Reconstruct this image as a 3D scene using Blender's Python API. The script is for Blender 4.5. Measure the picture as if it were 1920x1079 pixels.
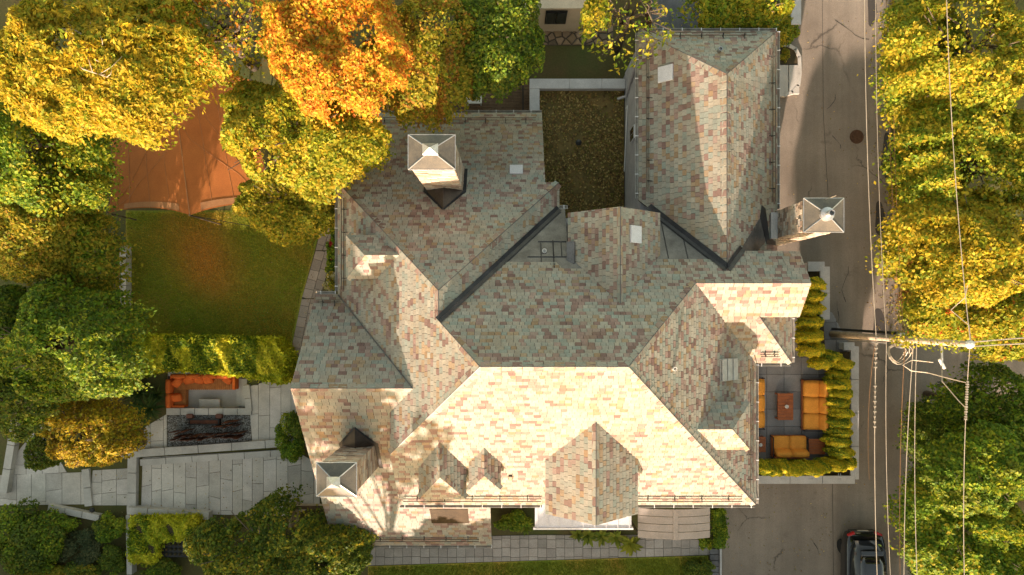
import bpy, bmesh, math, random
import numpy as np
from mathutils import Vector, Matrix
from mathutils.geometry import tessellate_polygon

for o in list(bpy.data.objects):
    bpy.data.objects.remove(o)
scene = bpy.context.scene
COL = scene.collection
R = math.radians
rnd = random.Random(7)
nr = np.random.default_rng(11)

# ------------------------------------------------------------------ camera, sky, sun, exposure
H = 32.0            # drone height above the street
F = 1280.0          # focal length in photo pixels (24 mm equivalent)
PX, PY = 963.0, 583.0   # nadir in the (cropped) photograph
cam_d = bpy.data.cameras.new('camera')
cam = bpy.data.objects.new('camera', cam_d)
COL.objects.link(cam)
cam.location = (0, 0, H)
cam.rotation_euler = (0, 0, 0)
cam_d.sensor_width = 36
cam_d.lens = 36 * F / 1920
cam_d.shift_x = -(PX - 960) / 1920
cam_d.shift_y = (PY - 539.5) / 1920
cam_d.clip_end = 2000
scene.camera = cam

SUN_EL, SUN_AZ = R(16.2), R(11)      # azimuth: degrees west of south
sun_vec = Vector((-math.sin(SUN_AZ) * math.cos(SUN_EL), -math.cos(SUN_AZ) * math.cos(SUN_EL), math.sin(SUN_EL)))
world = bpy.data.worlds.new('World')
scene.world = world
world.use_nodes = True
wn = world.node_tree.nodes
wl = world.node_tree.links
sky = wn.new('ShaderNodeTexSky')
sky.sky_type = 'NISHITA'
sky.sun_disc = False
sky.sun_elevation = SUN_EL
sky.sun_rotation = math.pi + SUN_AZ
sky.air_density = 1.0
sky.dust_density = 1.5
sky.ozone_density = 0.6
wb = wn.new('ShaderNodeMix')          # warm daylight white balance of the photograph
wb.data_type = 'RGBA'
wb.blend_type = 'MULTIPLY'
wb.inputs[0].default_value = 1.0
wb.inputs[7].default_value = (1.26, 0.985, 0.63, 1)
wl.new(sky.outputs[0], wb.inputs[6])
wl.new(wb.outputs[2], wn['Background'].inputs[0])
wn['Background'].inputs[1].default_value = 0.15
sd = bpy.data.lights.new('sun', 'SUN')
sd.energy = 3.9
sd.angle = R(0.5)
sd.color = (1.0, 0.78, 0.62)
sun = bpy.data.objects.new('sun', sd)
COL.objects.link(sun)
sun.rotation_euler = sun_vec.to_track_quat('Z', 'Y').to_euler()
sun.location = (-10, -40, 30)
scene.view_settings.view_transform = 'Standard'
scene.view_settings.look = 'None'
scene.view_settings.gamma = 1
scene.view_settings.exposure = 1.87
scene.cycles.max_bounces = 5
scene.cycles.diffuse_bounces = 3
scene.cycles.transmission_bounces = 3
scene.cycles.glossy_bounces = 2

# ------------------------------------------------------------------ helpers
def G(px, py, z=0.0):
    d = H - z
    return Vector(((px - PX) * d / F, (PY - py) * d / F, z))

def on_plane(px, py, pl):
    u, v = (px - PX) / F, (PY - py) / F
    a, b, c = pl
    d = (H - c) / (1 + a * u + b * v)
    return Vector((u * d, v * d, H - d))

class MB:
    def __init__(self):
        self.v, self.f, self.m, self.c = [], [], [], []
        self.col = None
        self.mi = 0
    def face(self, pts, col=None, mi=None):
        i = len(self.v)
        self.v.extend([tuple(p) for p in pts])
        self.f.append(tuple(range(i, i + len(pts))))
        self.m.append(self.mi if mi is None else mi)
        self.c.append(col or self.col or (1, 1, 1))
    def mesh(self, verts, faces, col=None, mi=None):
        i = len(self.v)
        self.v.extend([tuple(p) for p in verts])
        for f in faces:
            self.f.append(tuple(i + k for k in f))
            self.m.append(self.mi if mi is None else mi)
            self.c.append(col or self.col or (1, 1, 1))
    def box(self, c, s, M=None, col=None, mi=None, taper=1.0):
        x, y, z = s[0] / 2, s[1] / 2, s[2] / 2
        t = taper
        vs = [(-x, -y, -z), (x, -y, -z), (x, y, -z), (-x, y, -z), (-x * t, -y * t, z), (x * t, -y * t, z), (x * t, y * t, z), (-x * t, y * t, z)]
        c = Vector(c)
        vs = [(M @ Vector(p) if M else Vector(p)) + c for p in vs]
        self.mesh(vs, [(0, 3, 2, 1), (4, 5, 6, 7), (0, 1, 5, 4), (1, 2, 6, 5), (2, 3, 7, 6), (3, 0, 4, 7)], col, mi)
    def rbox(self, c, s, r=0.03, M=None, col=None, mi=None, seg=2):
        bm = bmesh.new()
        bmesh.ops.create_cube(bm, size=1)
        for v in bm.verts:
            v.co = Vector((v.co.x * s[0], v.co.y * s[1], v.co.z * s[2]))
        bmesh.ops.bevel(bm, geom=bm.edges[:], offset=min(r, min(s) * 0.49), segments=seg, profile=0.5, affect='EDGES')
        bm.verts.index_update()
        c = Vector(c)
        vs = [(M @ v.co if M else v.co) + c for v in bm.verts]
        self.mesh(vs, [tuple(v.index for v in f.verts) for f in bm.faces], col, mi)
        bm.free()
    def prism(self, poly, z0, z1, col=None, mi=None, inset=0.0):
        n = len(poly)
        cx = sum(p[0] for p in poly) / n
        cy = sum(p[1] for p in poly) / n
        top = []
        for p in poly:
            d = Vector((p[0] - cx, p[1] - cy))
            l = d.length or 1
            k = max(0, 1 - inset / l)
            top.append((cx + d.x * k, cy + d.y * k, z1))
        bot = [(p[0], p[1], z0) for p in poly]
        self.mesh(bot + top, [tuple(range(n, 2 * n)), tuple(reversed(range(n)))] + [(i, (i + 1) % n, n + (i + 1) % n, n + i) for i in range(n)], col, mi)
    def slab(self, pts, t=0.12, col=None, mi=None):
        n = len(pts)
        top = [Vector(p) for p in pts]
        bot = [p - Vector((0, 0, t)) for p in top]
        self.mesh(top + bot, [tuple(range(n)), tuple(reversed(range(n, 2 * n)))] + [(i, n + i, n + (i + 1) % n, (i + 1) % n) for i in range(n)], col, mi)
    def tube(self, pts, rad, n=6, col=None, mi=None, cap=True):
        pts = [Vector(p) for p in pts]
        if not hasattr(rad, '__len__'):
            rad = [rad] * len(pts)
        i0 = len(self.v)
        vs, fs = [], []
        for i, p in enumerate(pts):
            d = (pts[min(i + 1, len(pts) - 1)] - pts[max(i - 1, 0)])
            if d.length < 1e-9:
                d = Vector((0, 0, 1))
            d.normalize()
            a = d.orthogonal().normalized() if i == 0 else (a - d * a.dot(d)).normalized()
            b = d.cross(a)
            for k in range(n):
                th = 2 * math.pi * k / n
                vs.append(p + (a * math.cos(th) + b * math.sin(th)) * rad[i])
        for i in range(len(pts) - 1):
            for k in range(n):
                fs.append((i * n + k, i * n + (k + 1) % n, (i + 1) * n + (k + 1) % n, (i + 1) * n + k))
        if cap:
            fs.append(tuple(reversed(range(n))))
            fs.append(tuple((len(pts) - 1) * n + k for k in range(n)))
        self.mesh(vs, fs, col, mi)
    def lathe(self, c, prof, n=12, col=None, mi=None):
        c = Vector(c)
        vs, fs = [], []
        for (r, z) in prof:
            for k in range(n):
                th = 2 * math.pi * k / n
                vs.append(c + Vector((r * math.cos(th), r * math.sin(th), z)))
        for i in range(len(prof) - 1):
            for k in range(n):
                fs.append((i * n + k, i * n + (k + 1) % n, (i + 1) * n + (k + 1) % n, (i + 1) * n + k))
        fs.append(tuple(reversed(range(n))))
        fs.append(tuple((len(prof) - 1) * n + k for k in range(n)))
        self.mesh(vs, fs, col, mi)
    def data(self, name, mats, smooth=False, col=False):
        me = bpy.data.meshes.new(name)
        me.from_pydata(self.v, [], self.f)
        for m in (mats if isinstance(mats, (list, tuple)) else [mats]):
            me.materials.append(m)
        if len(me.materials) > 1:
            me.polygons.foreach_set('material_index', self.m)
        if smooth:
            me.polygons.foreach_set('use_smooth', [True] * len(self.f))
        if col:
            at = me.attributes.new('Col', 'FLOAT_COLOR', 'FACE')
            at.data.foreach_set('color', np.array([list(c[:3]) + [1] for c in self.c], dtype=np.float32).ravel())
        me.update()
        return me
    def build(self, name, mats, parent=None, smooth=False, col=False, kind=None):
        o = bpy.data.objects.new(name, self.data(name, mats, smooth, col))
        COL.objects.link(o)
        if parent is not None:
            o.parent = parent
        if kind:
            o['kind'] = kind
        return o

def tag(o, label, cat, group=None):
    o['label'] = label
    o['category'] = cat
    if group:
        o['group'] = group
    return o

def thing(name, label, cat, loc=(0, 0, 0), group=None, rz=0.0):
    o = bpy.data.objects.new(name, None)
    o.empty_display_size = 0.2
    COL.objects.link(o)
    o.location = loc
    o.rotation_euler = (0, 0, rz)
    return tag(o, label, cat, group)

def copy_thing(root, loc, rz, label=None):
    r = root.copy()
    COL.objects.link(r)
    r.location = loc
    r.rotation_euler = (0, 0, rz)
    if label:
        r['label'] = label
    for ch in list(root.children):
        c = ch.copy()
        COL.objects.link(c)
        c.parent = r
        for g in list(ch.children):
            d = g.copy()
            COL.objects.link(d)
            d.parent = c
    return r

def struct(o):
    o['kind'] = 'structure'
    return o

# ---- materials
def new_mat(name):
    m = bpy.data.materials.new(name)
    m.use_nodes = True
    nt = m.node_tree
    b = nt.nodes['Principled BSDF']
    return m, nt, b

def noise_node(nt, scale, detail=4, rough=0.55, vec=None):
    n = nt.nodes.new('ShaderNodeTexNoise')
    n.inputs['Scale'].default_value = scale
    n.inputs['Detail'].default_value = detail
    n.inputs['Roughness'].default_value = rough
    if vec is None:
        vec = nt.nodes.new('ShaderNodeNewGeometry').outputs['Position']
    nt.links.new(vec, n.inputs['Vector'])
    return n

def ramp(nt, inp, stops):
    r = nt.nodes.new('ShaderNodeValToRGB')
    el = r.color_ramp.elements
    while len(el) < len(stops):
        el.new(0.5)
    for e, (p, c) in zip(el, stops):
        e.position = p
        e.color = (c[0], c[1], c[2], 1) if hasattr(c, '__len__') else (c, c, c, 1)
    nt.links.new(inp, r.inputs[0])
    return r

def mix(nt, a, b, fac, mode='MIX'):
    m = nt.nodes.new('ShaderNodeMix')
    m.data_type = 'RGBA'
    m.blend_type = mode
    for sock, val in ((m.inputs[6], a), (m.inputs[7], b)):
        if hasattr(val, 'is_output'):
            nt.links.new(val, sock)
        else:
            sock.default_value = (val[0], val[1], val[2], 1)
    if hasattr(fac, 'is_output'):
        nt.links.new(fac, m.inputs[0])
    else:
        m.inputs[0].default_value = fac
    return m.outputs[2]

def bump(nt, b, h, strength=0.3, dist=0.02):
    n = nt.nodes.new('ShaderNodeBump')
    n.inputs['Strength'].default_value = strength
    n.inputs['Distance'].default_value = dist
    nt.links.new(h, n.inputs['Height'])
    nt.links.new(n.outputs[0], b.inputs['Normal'])

def simple(name, c1, c2=None, scale=3.0, rough=0.7, metal=0.0, bs=0.15, fine=30.0, spec=0.3):
    m, nt, b = new_mat(name)
    c2 = c2 or tuple(x * 0.72 for x in c1)
    n = noise_node(nt, scale, 5, 0.6)
    r = ramp(nt, n.outputs[0], [(0.32, c2), (0.68, c1)])
    n2 = noise_node(nt, fine, 3, 0.6)
    r2 = ramp(nt, n2.outputs[0], [(0.3, 0.82), (0.7, 1.12)])
    c = mix(nt, r.outputs[0], r2.outputs[0], 1.0, 'MULTIPLY')
    nt.links.new(c, b.inputs['Base Color'])
    b.inputs['Roughness'].default_value = rough
    b.inputs['Metallic'].default_value = metal
    b.inputs['Specular IOR Level'].default_value = spec
    if bs:
        bump(nt, b, n2.outputs[0], bs, 0.01)
    return m

def attr_mat(name, rough=0.75, nscale=2.0, lo=0.8, hi=1.12, fine=25.0, bs=0.2, stain=None):
    m, nt, b = new_mat(name)
    a = nt.nodes.new('ShaderNodeAttribute')
    a.attribute_name = 'Col'
    n = noise_node(nt, nscale, 5, 0.65)
    r = ramp(nt, n.outputs[0], [(0.3, lo), (0.7, hi)])
    c = mix(nt, a.outputs['Color'], r.outputs[0], 1.0, 'MULTIPLY')
    n2 = noise_node(nt, fine, 3, 0.6)
    r2 = ramp(nt, n2.outputs[0], [(0.3, 0.84), (0.7, 1.1)])
    c = mix(nt, c, r2.outputs[0], 1.0, 'MULTIPLY')
    if stain:
        n3 = noise_node(nt, 0.55, 6, 0.7)
        r3 = ramp(nt, n3.outputs[0], [(0.54, 0.0), (0.74, 0.55)])
        c = mix(nt, c, stain, r3.outputs[0])
    nt.links.new(c, b.inputs['Base Color'])
    b.inputs['Roughness'].default_value = rough
    b.inputs['Specular IOR Level'].default_value = 0.3
    if bs:
        bump(nt, b, n2.outputs[0], bs, 0.01)
    return m

def leaf_mat(name, trans=0.42, rough=0.6):
    m, nt, b = new_mat(name)
    a = nt.nodes.new('ShaderNodeAttribute')
    a.attribute_name = 'Col'
    b.inputs['Roughness'].default_value = rough
    b.inputs['Specular IOR Level'].default_value = 0.25
    nt.links.new(a.outputs['Color'], b.inputs['Base Color'])
    t = nt.nodes.new('ShaderNodeBsdfTranslucent')
    nt.links.new(a.outputs['Color'], t.inputs[0])
    mx = nt.nodes.new('ShaderNodeMixShader')
    mx.inputs[0].default_value = trans
    nt.links.new(b.outputs[0], mx.inputs[1])
    nt.links.new(t.outputs[0], mx.inputs[2])
    nt.links.new(mx.outputs[0], nt.nodes['Material Output'].inputs[0])
    return m

M = {}
M['slate'] = attr_mat('slate', 0.72, 1.3, 0.86, 1.1, 18, 0.25, stain=(0.22, 0.155, 0.08))
M['underlay'] = simple('roof_underlay', (0.085, 0.075, 0.062), rough=0.9)
M['lead'] = simple('lead_sheet', (0.16, 0.155, 0.155), (0.075, 0.072, 0.073), 1.6, 0.42, 0.35, 0.1, 20)
M['valley'] = simple('dark_lead_valley', (0.05, 0.05, 0.056), (0.025, 0.026, 0.03), 2.2, 0.45, 0.3)
M['stucco'] = simple('stucco', (0.42, 0.41, 0.40), (0.34, 0.33, 0.33), 1.2, 0.85)
M['siding'] = simple('grey_siding', (0.36, 0.35, 0.37), (0.27, 0.265, 0.28), 2, 0.7)
M['white'] = simple('white_paint', (0.74, 0.73, 0.72), (0.62, 0.61, 0.60), 3, 0.5, bs=0.05)
M['gutter'] = simple('gutter_metal', (0.46, 0.43, 0.38), (0.28, 0.26, 0.23), 4, 0.4, 0.4)
M['bronze'] = simple('bronze_rail', (0.17, 0.13, 0.095), (0.10, 0.08, 0.06), 6, 0.4, 0.5)
M['capmetal'] = simple('chimney_metal', (0.15, 0.13, 0.10), (0.085, 0.08, 0.07), 2.4, 0.55, 0.2, 0.08)
M['stone'] = attr_mat('chimney_stone', 0.85, 3, 0.8, 1.15, 22, 0.5)
M['mortar'] = simple('mortar', (0.23, 0.20, 0.165), rough=0.95)
M['asphalt'] = None
M['concrete'] = simple('concrete', (0.50, 0.47, 0.43), (0.38, 0.355, 0.32), 1.4, 0.85)
M['coping'] = simple('pale_coping', (0.47, 0.46, 0.46), (0.38, 0.37, 0.37), 2.0, 0.8)
M['paver'] = attr_mat('paver', 0.85, 1.5, 0.82, 1.1, 20, 0.25)
M['joint'] = simple('joint_sand', (0.105, 0.09, 0.07), rough=0.95)
M['soil'] = simple('soil', (0.085, 0.06, 0.03), (0.04, 0.036, 0.018), 2.5, 0.95, bs=0.4, fine=14)
M['glass'] = simple('dark_glass', (0.03, 0.032, 0.035), rough=0.08, bs=0, spec=0.6)
M['black'] = simple('black_metal', (0.02, 0.02, 0.02), rough=0.45)
M['orange'] = simple('orange_cushion', (0.78, 0.33, 0.05), (0.70, 0.28, 0.04), 5, 0.8, bs=0.1)
M['redorange'] = simple('coral_cushion', (0.70, 0.16, 0.03), (0.60, 0.12, 0.022), 5, 0.85, bs=0.1)
M['wood'] = simple('terrace_wood', (0.36, 0.11, 0.032), (0.25, 0.07, 0.022), 7, 0.45)
M['teak'] = simple('bench_slat_wood', (0.50, 0.20, 0.055), (0.36, 0.13, 0.035), 6, 0.6)
M['rust'] = simple('rusty_steel', (0.15, 0.052, 0.025), (0.07, 0.027, 0.016), 6, 0.8)
M['tent'] = simple('tent_fabric', (0.40, 0.135, 0.032), (0.34, 0.11, 0.026), 1.6, 0.75, bs=0.04)
M['tentclear'] = simple('tent_window_film', (0.40, 0.20, 0.09), (0.34, 0.16, 0.07), 2, 0.35)
M['bark'] = simple('bark', (0.16, 0.12, 0.085), (0.075, 0.055, 0.04), 6, 0.9, bs=0.6, fine=18)
M['palebark'] = simple('pale_bark', (0.42, 0.34, 0.24), (0.26, 0.2, 0.14), 6, 0.85, bs=0.4, fine=18)
M['leaf'] = leaf_mat('leaves')
M['pole'] = simple('pole_wood', (0.50, 0.40, 0.29), (0.32, 0.25, 0.18), 5, 0.85)
M['wire'] = simple('wire', (0.44, 0.38, 0.30), rough=0.5, metal=0.2)
M['copperwire'] = simple('copper_wire', (0.30, 0.16, 0.07), rough=0.5, metal=0.3)
M['steel'] = simple('galvanised', (0.5, 0.5, 0.5), (0.36, 0.36, 0.36), 8, 0.35, 0.7)
M['porcelain'] = simple('insulator', (0.62, 0.60, 0.56), rough=0.2)
M['awning'] = simple('awning_metal', (0.33, 0.29, 0.26), (0.28, 0.245, 0.215), 2, 0.6, bs=0.03)
M['flatwhite'] = simple('white_flat_roof', (0.60, 0.60, 0.63), (0.52, 0.52, 0.55), 2, 0.5)
M['deck'] = simple('wood_deck', (0.16, 0.10, 0.055), (0.10, 0.06, 0.035), 4, 0.8)
M['carpaint'] = simple('black_car_paint', (0.012, 0.012, 0.014), rough=0.12, bs=0, spec=0.6)
M['redlamp'] = simple('tail_lamp', (0.45, 0.02, 0.02), rough=0.15, bs=0)
M['plate'] = simple('number_plate', (0.55, 0.48, 0.40), rough=0.4, bs=0)
M['tyre'] = simple('tyre', (0.02, 0.02, 0.02), rough=0.9)
M['gravel'] = attr_mat('gravel', 0.9, 3, 0.7, 1.1, 30, 0.3)
M['chair'] = simple('cream_cloth', (0.75, 0.72, 0.66), rough=0.7)
M['cream'] = simple('cream_render', (0.52, 0.44, 0.33), (0.45, 0.37, 0.27), 1.5, 0.85)
for k, mm in M.items():
    if mm is not None and k in ('carpaint',):
        mm.node_tree.nodes['Principled BSDF'].inputs['Coat Weight'].default_value = 0.8

def asphalt():
    m, nt, b = new_mat('asphalt')
    n = noise_node(nt, 0.35, 6, 0.6)
    r = ramp(nt, n.outputs[0], [(0.3, (0.18, 0.147, 0.117)), (0.52, (0.225, 0.185, 0.148)), (0.7, (0.27, 0.224, 0.18))])
    n2 = noise_node(nt, 45, 3, 0.7)
    r2 = ramp(nt, n2.outputs[0], [(0.3, 0.7), (0.7, 1.2)])
    c = mix(nt, r.outputs[0], r2.outputs[0], 1.0, 'MULTIPLY')
    # cracks
    geo = nt.nodes.new('ShaderNodeNewGeometry')
    nd = noise_node(nt, 1.1, 4, 0.6, geo.outputs['Position'])
    add = nt.nodes.new('ShaderNodeVectorMath')
    add.operation = 'MULTIPLY_ADD'
    nt.links.new(nd.outputs['Color'], add.inputs[0])
    add.inputs[1].default_value = (0.9, 0.9, 0)
    nt.links.new(geo.outputs['Position'], add.inputs[2])
    vo = nt.nodes.new('ShaderNodeTexVoronoi')
    vo.feature = 'DISTANCE_TO_EDGE'
    vo.inputs['Scale'].default_value = 0.22
    nt.links.new(add.outputs[0], vo.inputs['Vector'])
    rc = ramp(nt, vo.outputs['Distance'], [(0.0, 1.0), (0.009, 0.0)])
    nm = noise_node(nt, 0.5, 3, 0.5)
    rm = ramp(nt, nm.outputs[0], [(0.5, 0.0), (0.62, 0.75)])
    fac = mix(nt, rc.outputs[0], rm.outputs[0], 1.0, 'MULTIPLY')
    c = mix(nt, c, (0.035, 0.03, 0.025), fac)
    mpn = nt.nodes.new('ShaderNodeMapping')
    mpn.inputs['Scale'].default_value = (1.1, 0.05, 1)
    nt.links.new(geo.outputs['Position'], mpn.inputs['Vector'])
    nwv = noise_node(nt, 1.0, 4, 0.6, mpn.outputs[0])
    rwv = ramp(nt, nwv.outputs[0], [(0.3, 0.80), (0.7, 1.16)])
    c = mix(nt, c, rwv.outputs[0], 1.0, 'MULTIPLY')
    # old oil and repair stains
    ns = noise_node(nt, 0.8, 5, 0.7)
    rs = ramp(nt, ns.outputs[0], [(0.62, 0.0), (0.75, 0.55)])
    c = mix(nt, c, (0.075, 0.06, 0.048), rs.outputs[0])
    nt.links.new(c, b.inputs['Base Color'])
    b.inputs['Roughness'].default_value = 0.85
    b.inputs['Specular IOR Level'].default_value = 0.25
    bump(nt, b, n2.outputs[0], 0.25, 0.01)
    return m
M['asphalt'] = asphalt()

def lawn_mat():
    m, nt, b = new_mat('lawn_turf')
    n = noise_node(nt, 0.45, 6, 0.6)
    r = ramp(nt, n.outputs[0], [(0.34, (0.17, 0.25, 0.02)), (0.52, (0.26, 0.27, 0.026)), (0.68, (0.48, 0.28, 0.05))])
    geo = nt.nodes.new('ShaderNodeNewGeometry')
    pc = G(385, 485)
    dist = nt.nodes.new('ShaderNodeVectorMath')
    dist.operation = 'DISTANCE'
    nt.links.new(geo.outputs['Position'], dist.inputs[0])
    dist.inputs[1].default_value = (pc.x, pc.y, 0)
    nw = noise_node(nt, 0.9, 4, 0.6)
    ad = nt.nodes.new('ShaderNodeMath')
    ad.operation = 'MULTIPLY_ADD'
    nt.links.new(nw.outputs[0], ad.inputs[0])
    ad.inputs[1].default_value = 2.4
    nt.links.new(dist.outputs['Value'], ad.inputs[2])
    worn = ramp(nt, ad.outputs[0], [(0.0, 0.8), (1.0, 0.0)])
    mr_ = nt.nodes.new('ShaderNodeMapRange')
    nt.links.new(ad.outputs[0], mr_.inputs[0])
    mr_.inputs[1].default_value = 1.3
    mr_.inputs[2].default_value = 3.4
    mr_.inputs[3].default_value = 0.9
    mr_.inputs[4].default_value = 0.0
    cw = mix(nt, r.outputs[0], (0.50, 0.24, 0.045), mr_.outputs[0])
    n2 = noise_node(nt, 26, 4, 0.7)
    r2 = ramp(nt, n2.outputs[0], [(0.3, 0.5), (0.7, 1.3)])
    c = mix(nt, cw, r2.outputs[0], 1.0, 'MULTIPLY')
    nt.links.new(c, b.inputs['Base Color'])
    b.inputs['Roughness'].default_value = 0.95
    bump(nt, b, n2.outputs[0], 0.6, 0.03)
    return m
M['lawn'] = lawn_mat()

# ------------------------------------------------------------------ polygon tools (plan)
def clip_half(poly, a, b, c):
    out = []
    n = len(poly)
    for i in range(n):
        p, q = poly[i], poly[(i + 1) % n]
        dp = a * p[0] + b * p[1] + c
        dq = a * q[0] + b * q[1] + c
        if dp >= 0:
            out.append(p)
        if (dp >= 0) != (dq >= 0):
            t = dp / (dp - dq)
            out.append((p[0] + (q[0] - p[0]) * t, p[1] + (q[1] - p[1]) * t))
    return out

def clip_convex(poly, conv):
    area = sum(conv[i][0] * conv[(i + 1) % len(conv)][1] - conv[(i + 1) % len(conv)][0] * conv[i][1] for i in range(len(conv)))
    s = 1 if area > 0 else -1
    for i in range(len(conv)):
        p, q = conv[i], conv[(i + 1) % len(conv)]
        a, b = -(q[1] - p[1]) * s, (q[0] - p[0]) * s
        poly = clip_half(poly, a, b, -(a * p[0] + b * p[1]))
        if len(poly) < 3:
            return []
    return poly

def poly_area(p):
    return abs(sum(p[i][0] * p[(i + 1) % len(p)][1] - p[(i + 1) % len(p)][0] * p[i][1] for i in range(len(p)))) / 2

def inside(pt, poly):
    x, y = pt
    r = False
    j = len(poly) - 1
    for i in range(len(poly)):
        xi, yi = poly[i][:2]
        xj, yj = poly[j][:2]
        if (yi > y) != (yj > y) and x < (xj - xi) * (y - yi) / (yj - yi) + xi:
            r = not r
        j = i
    return r

def tris(poly):
    t = tessellate_polygon([[Vector((p[0], p[1], 0)) for p in poly]])
    return [[tuple(poly[i][:2]) for i in k] for k in t]

# ------------------------------------------------------------------ the ground (one sheet with the sunken lounge let into it)
px0, px1, py0, py1 = G(314, 0).x, G(463, 0).x, G(0, 767).y, G(0, 700).y
g = MB()
BIG = 400
for (x0, x1, y0, y1) in ((-BIG, BIG, py1, BIG), (-BIG, BIG, -BIG, py0), (-BIG, px0, py0, py1), (px1, BIG, py0, py1)):
    g.face([(x0, y0, 0), (x1, y0, 0), (x1, y1, 0), (x0, y1, 0)])
zp = -0.5
g.face([(px0, py0, zp), (px1, py0, zp), (px1, py1, zp), (px0, py1, zp)], mi=1)
for a, b in (((px0, py0), (px1, py0)), ((px1, py0), (px1, py1)), ((px1, py1), (px0, py1)), ((px0, py1), (px0, py0))):
    g.face([(a[0], a[1], zp), (b[0], b[1], zp), (b[0], b[1], 0), (a[0], a[1], 0)], mi=1)
M['groundcover'] = simple('leafy_ground', (0.12, 0.085, 0.035), (0.07, 0.085, 0.022), 0.5, 0.95, bs=0.4, fine=12)
ground = struct(g.build('ground', [M['groundcover'], M['concrete']]))

def sheet(name, pxpoly, mat, z, zsurf=0.0):
    m = MB()
    m.face([(*G(p[0], p[1], zsurf).xy, z) for p in pxpoly])
    return struct(m.build(name, mat))

# street and driveway
road = MB()
pts = [(1340, 1079), (1340, 950), (1418, 890), (1440, 480), (1452, 60), (1490, 0)]
w = [tuple(G(*p).xy) for p in pts]
road.face([(w[0][0], -17.5, 0.012), (w[0][0], w[1][1], 0.012), *[(p[0], p[1], 0.012) for p in w[2:]], (w[-1][0] + 2, 70, 0.012), (17.9, 70, 0.012), (17.7, 8, 0.012), (18.2, -1.2, 0.012), (70, -1.2, 0.012), (70, -3.9, 0.012), (20.6, -3.9, 0.012), (19.2, -5.0, 0.012), (18.7, -8, 0.012), (18.8, -13, 0.012), (20, -14.2, 0.012), (70, -14.2, 0.012), (70, -17.5, 0.012)])
struct(road.build('road', M['asphalt']))
# repaired asphalt patches
m, nt, b = new_mat('dark_patch')
b.inputs['Base Color'].default_value = (0.045, 0.038, 0.033, 1)
b.inputs['Roughness'].default_value = 0.9
M['patch'] = m
for i, (cx, cy, rx, ry, ph) in enumerate(((1666, 296, 14, 48, 0.3), (1649, 410, 9, 36, 1.1), (1634, 20, 8, 34, 2.0), (1648, 610, 12, 34, 0.9))):
    pm = MB()
    pm.face([(*G(cx + rx * (1 + 0.18 * math.sin(3 * t + ph)) * math.cos(t), cy + ry * (1 + 0.12 * math.sin(2 * t + ph)) * math.sin(t)).xy, 0.017) for t in [k * 2 * math.pi / 22 for k in range(22)]])
    o = pm.build('asphalt_patch', M['patch'], None)
    struct(o)
# wandering cracks in the asphalt
crk = MB()
cr = random.Random(5)
for (x, y, dx, dy, n) in ((1565, 38, 9, 5, 6), (1566, 178, -3, 7, 5), (1560, 255, 3, 6, 4), (1569, 565, 2, 9, 7), (1520, 1010, 7, 9, 3), (1757, 716, 9, 3, 5), (1800, 705, 9, 2, 4), (1590, 500, -1, 10, 6), (1500, 860, 4, 5, 5)):
    L = []
    for k in range(n + 1):
        L.append(G(x, y).xy)
        x += dx + cr.uniform(-5, 5)
        y += dy + cr.uniform(-4, 4)
    for k in range(n):
        p, q = L[k], L[k + 1]
        d = (q - p)
        nn = Vector((-d.y, d.x)).normalized() * cr.uniform(0.007, 0.022)
        crk.face([(*(p - nn), 0.020), (*(q - nn * 0.7), 0.020), (*(q + nn * 0.7), 0.020), (*(p + nn), 0.020)])
for (xa, ya, xb, yb) in ((1541, 0, 1543, 215), (1543, 215, 1556, 440), (1560, 905, 1562, 1079)):
    p, q = G(xa, ya).xy, G(xb, yb).xy
    crk.face([(p.x, p.y, 0.020), (q.x, q.y, 0.020), (q.x + 0.022, q.y, 0.020), (p.x + 0.022, p.y, 0.020)])
struct(crk.build('road_crack', M['patch']))
# lawns
sheet('lawn', [(236, 395), (600, 395), (598, 440), (566, 560), (545, 660), (236, 660)], M['lawn'], 0.008)
sheet('grass_strip', [(690, 1062), (1000, 1052), (1328, 1042), (1328, 1140), (690, 1140)], M['lawn'], 0.008)
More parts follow.
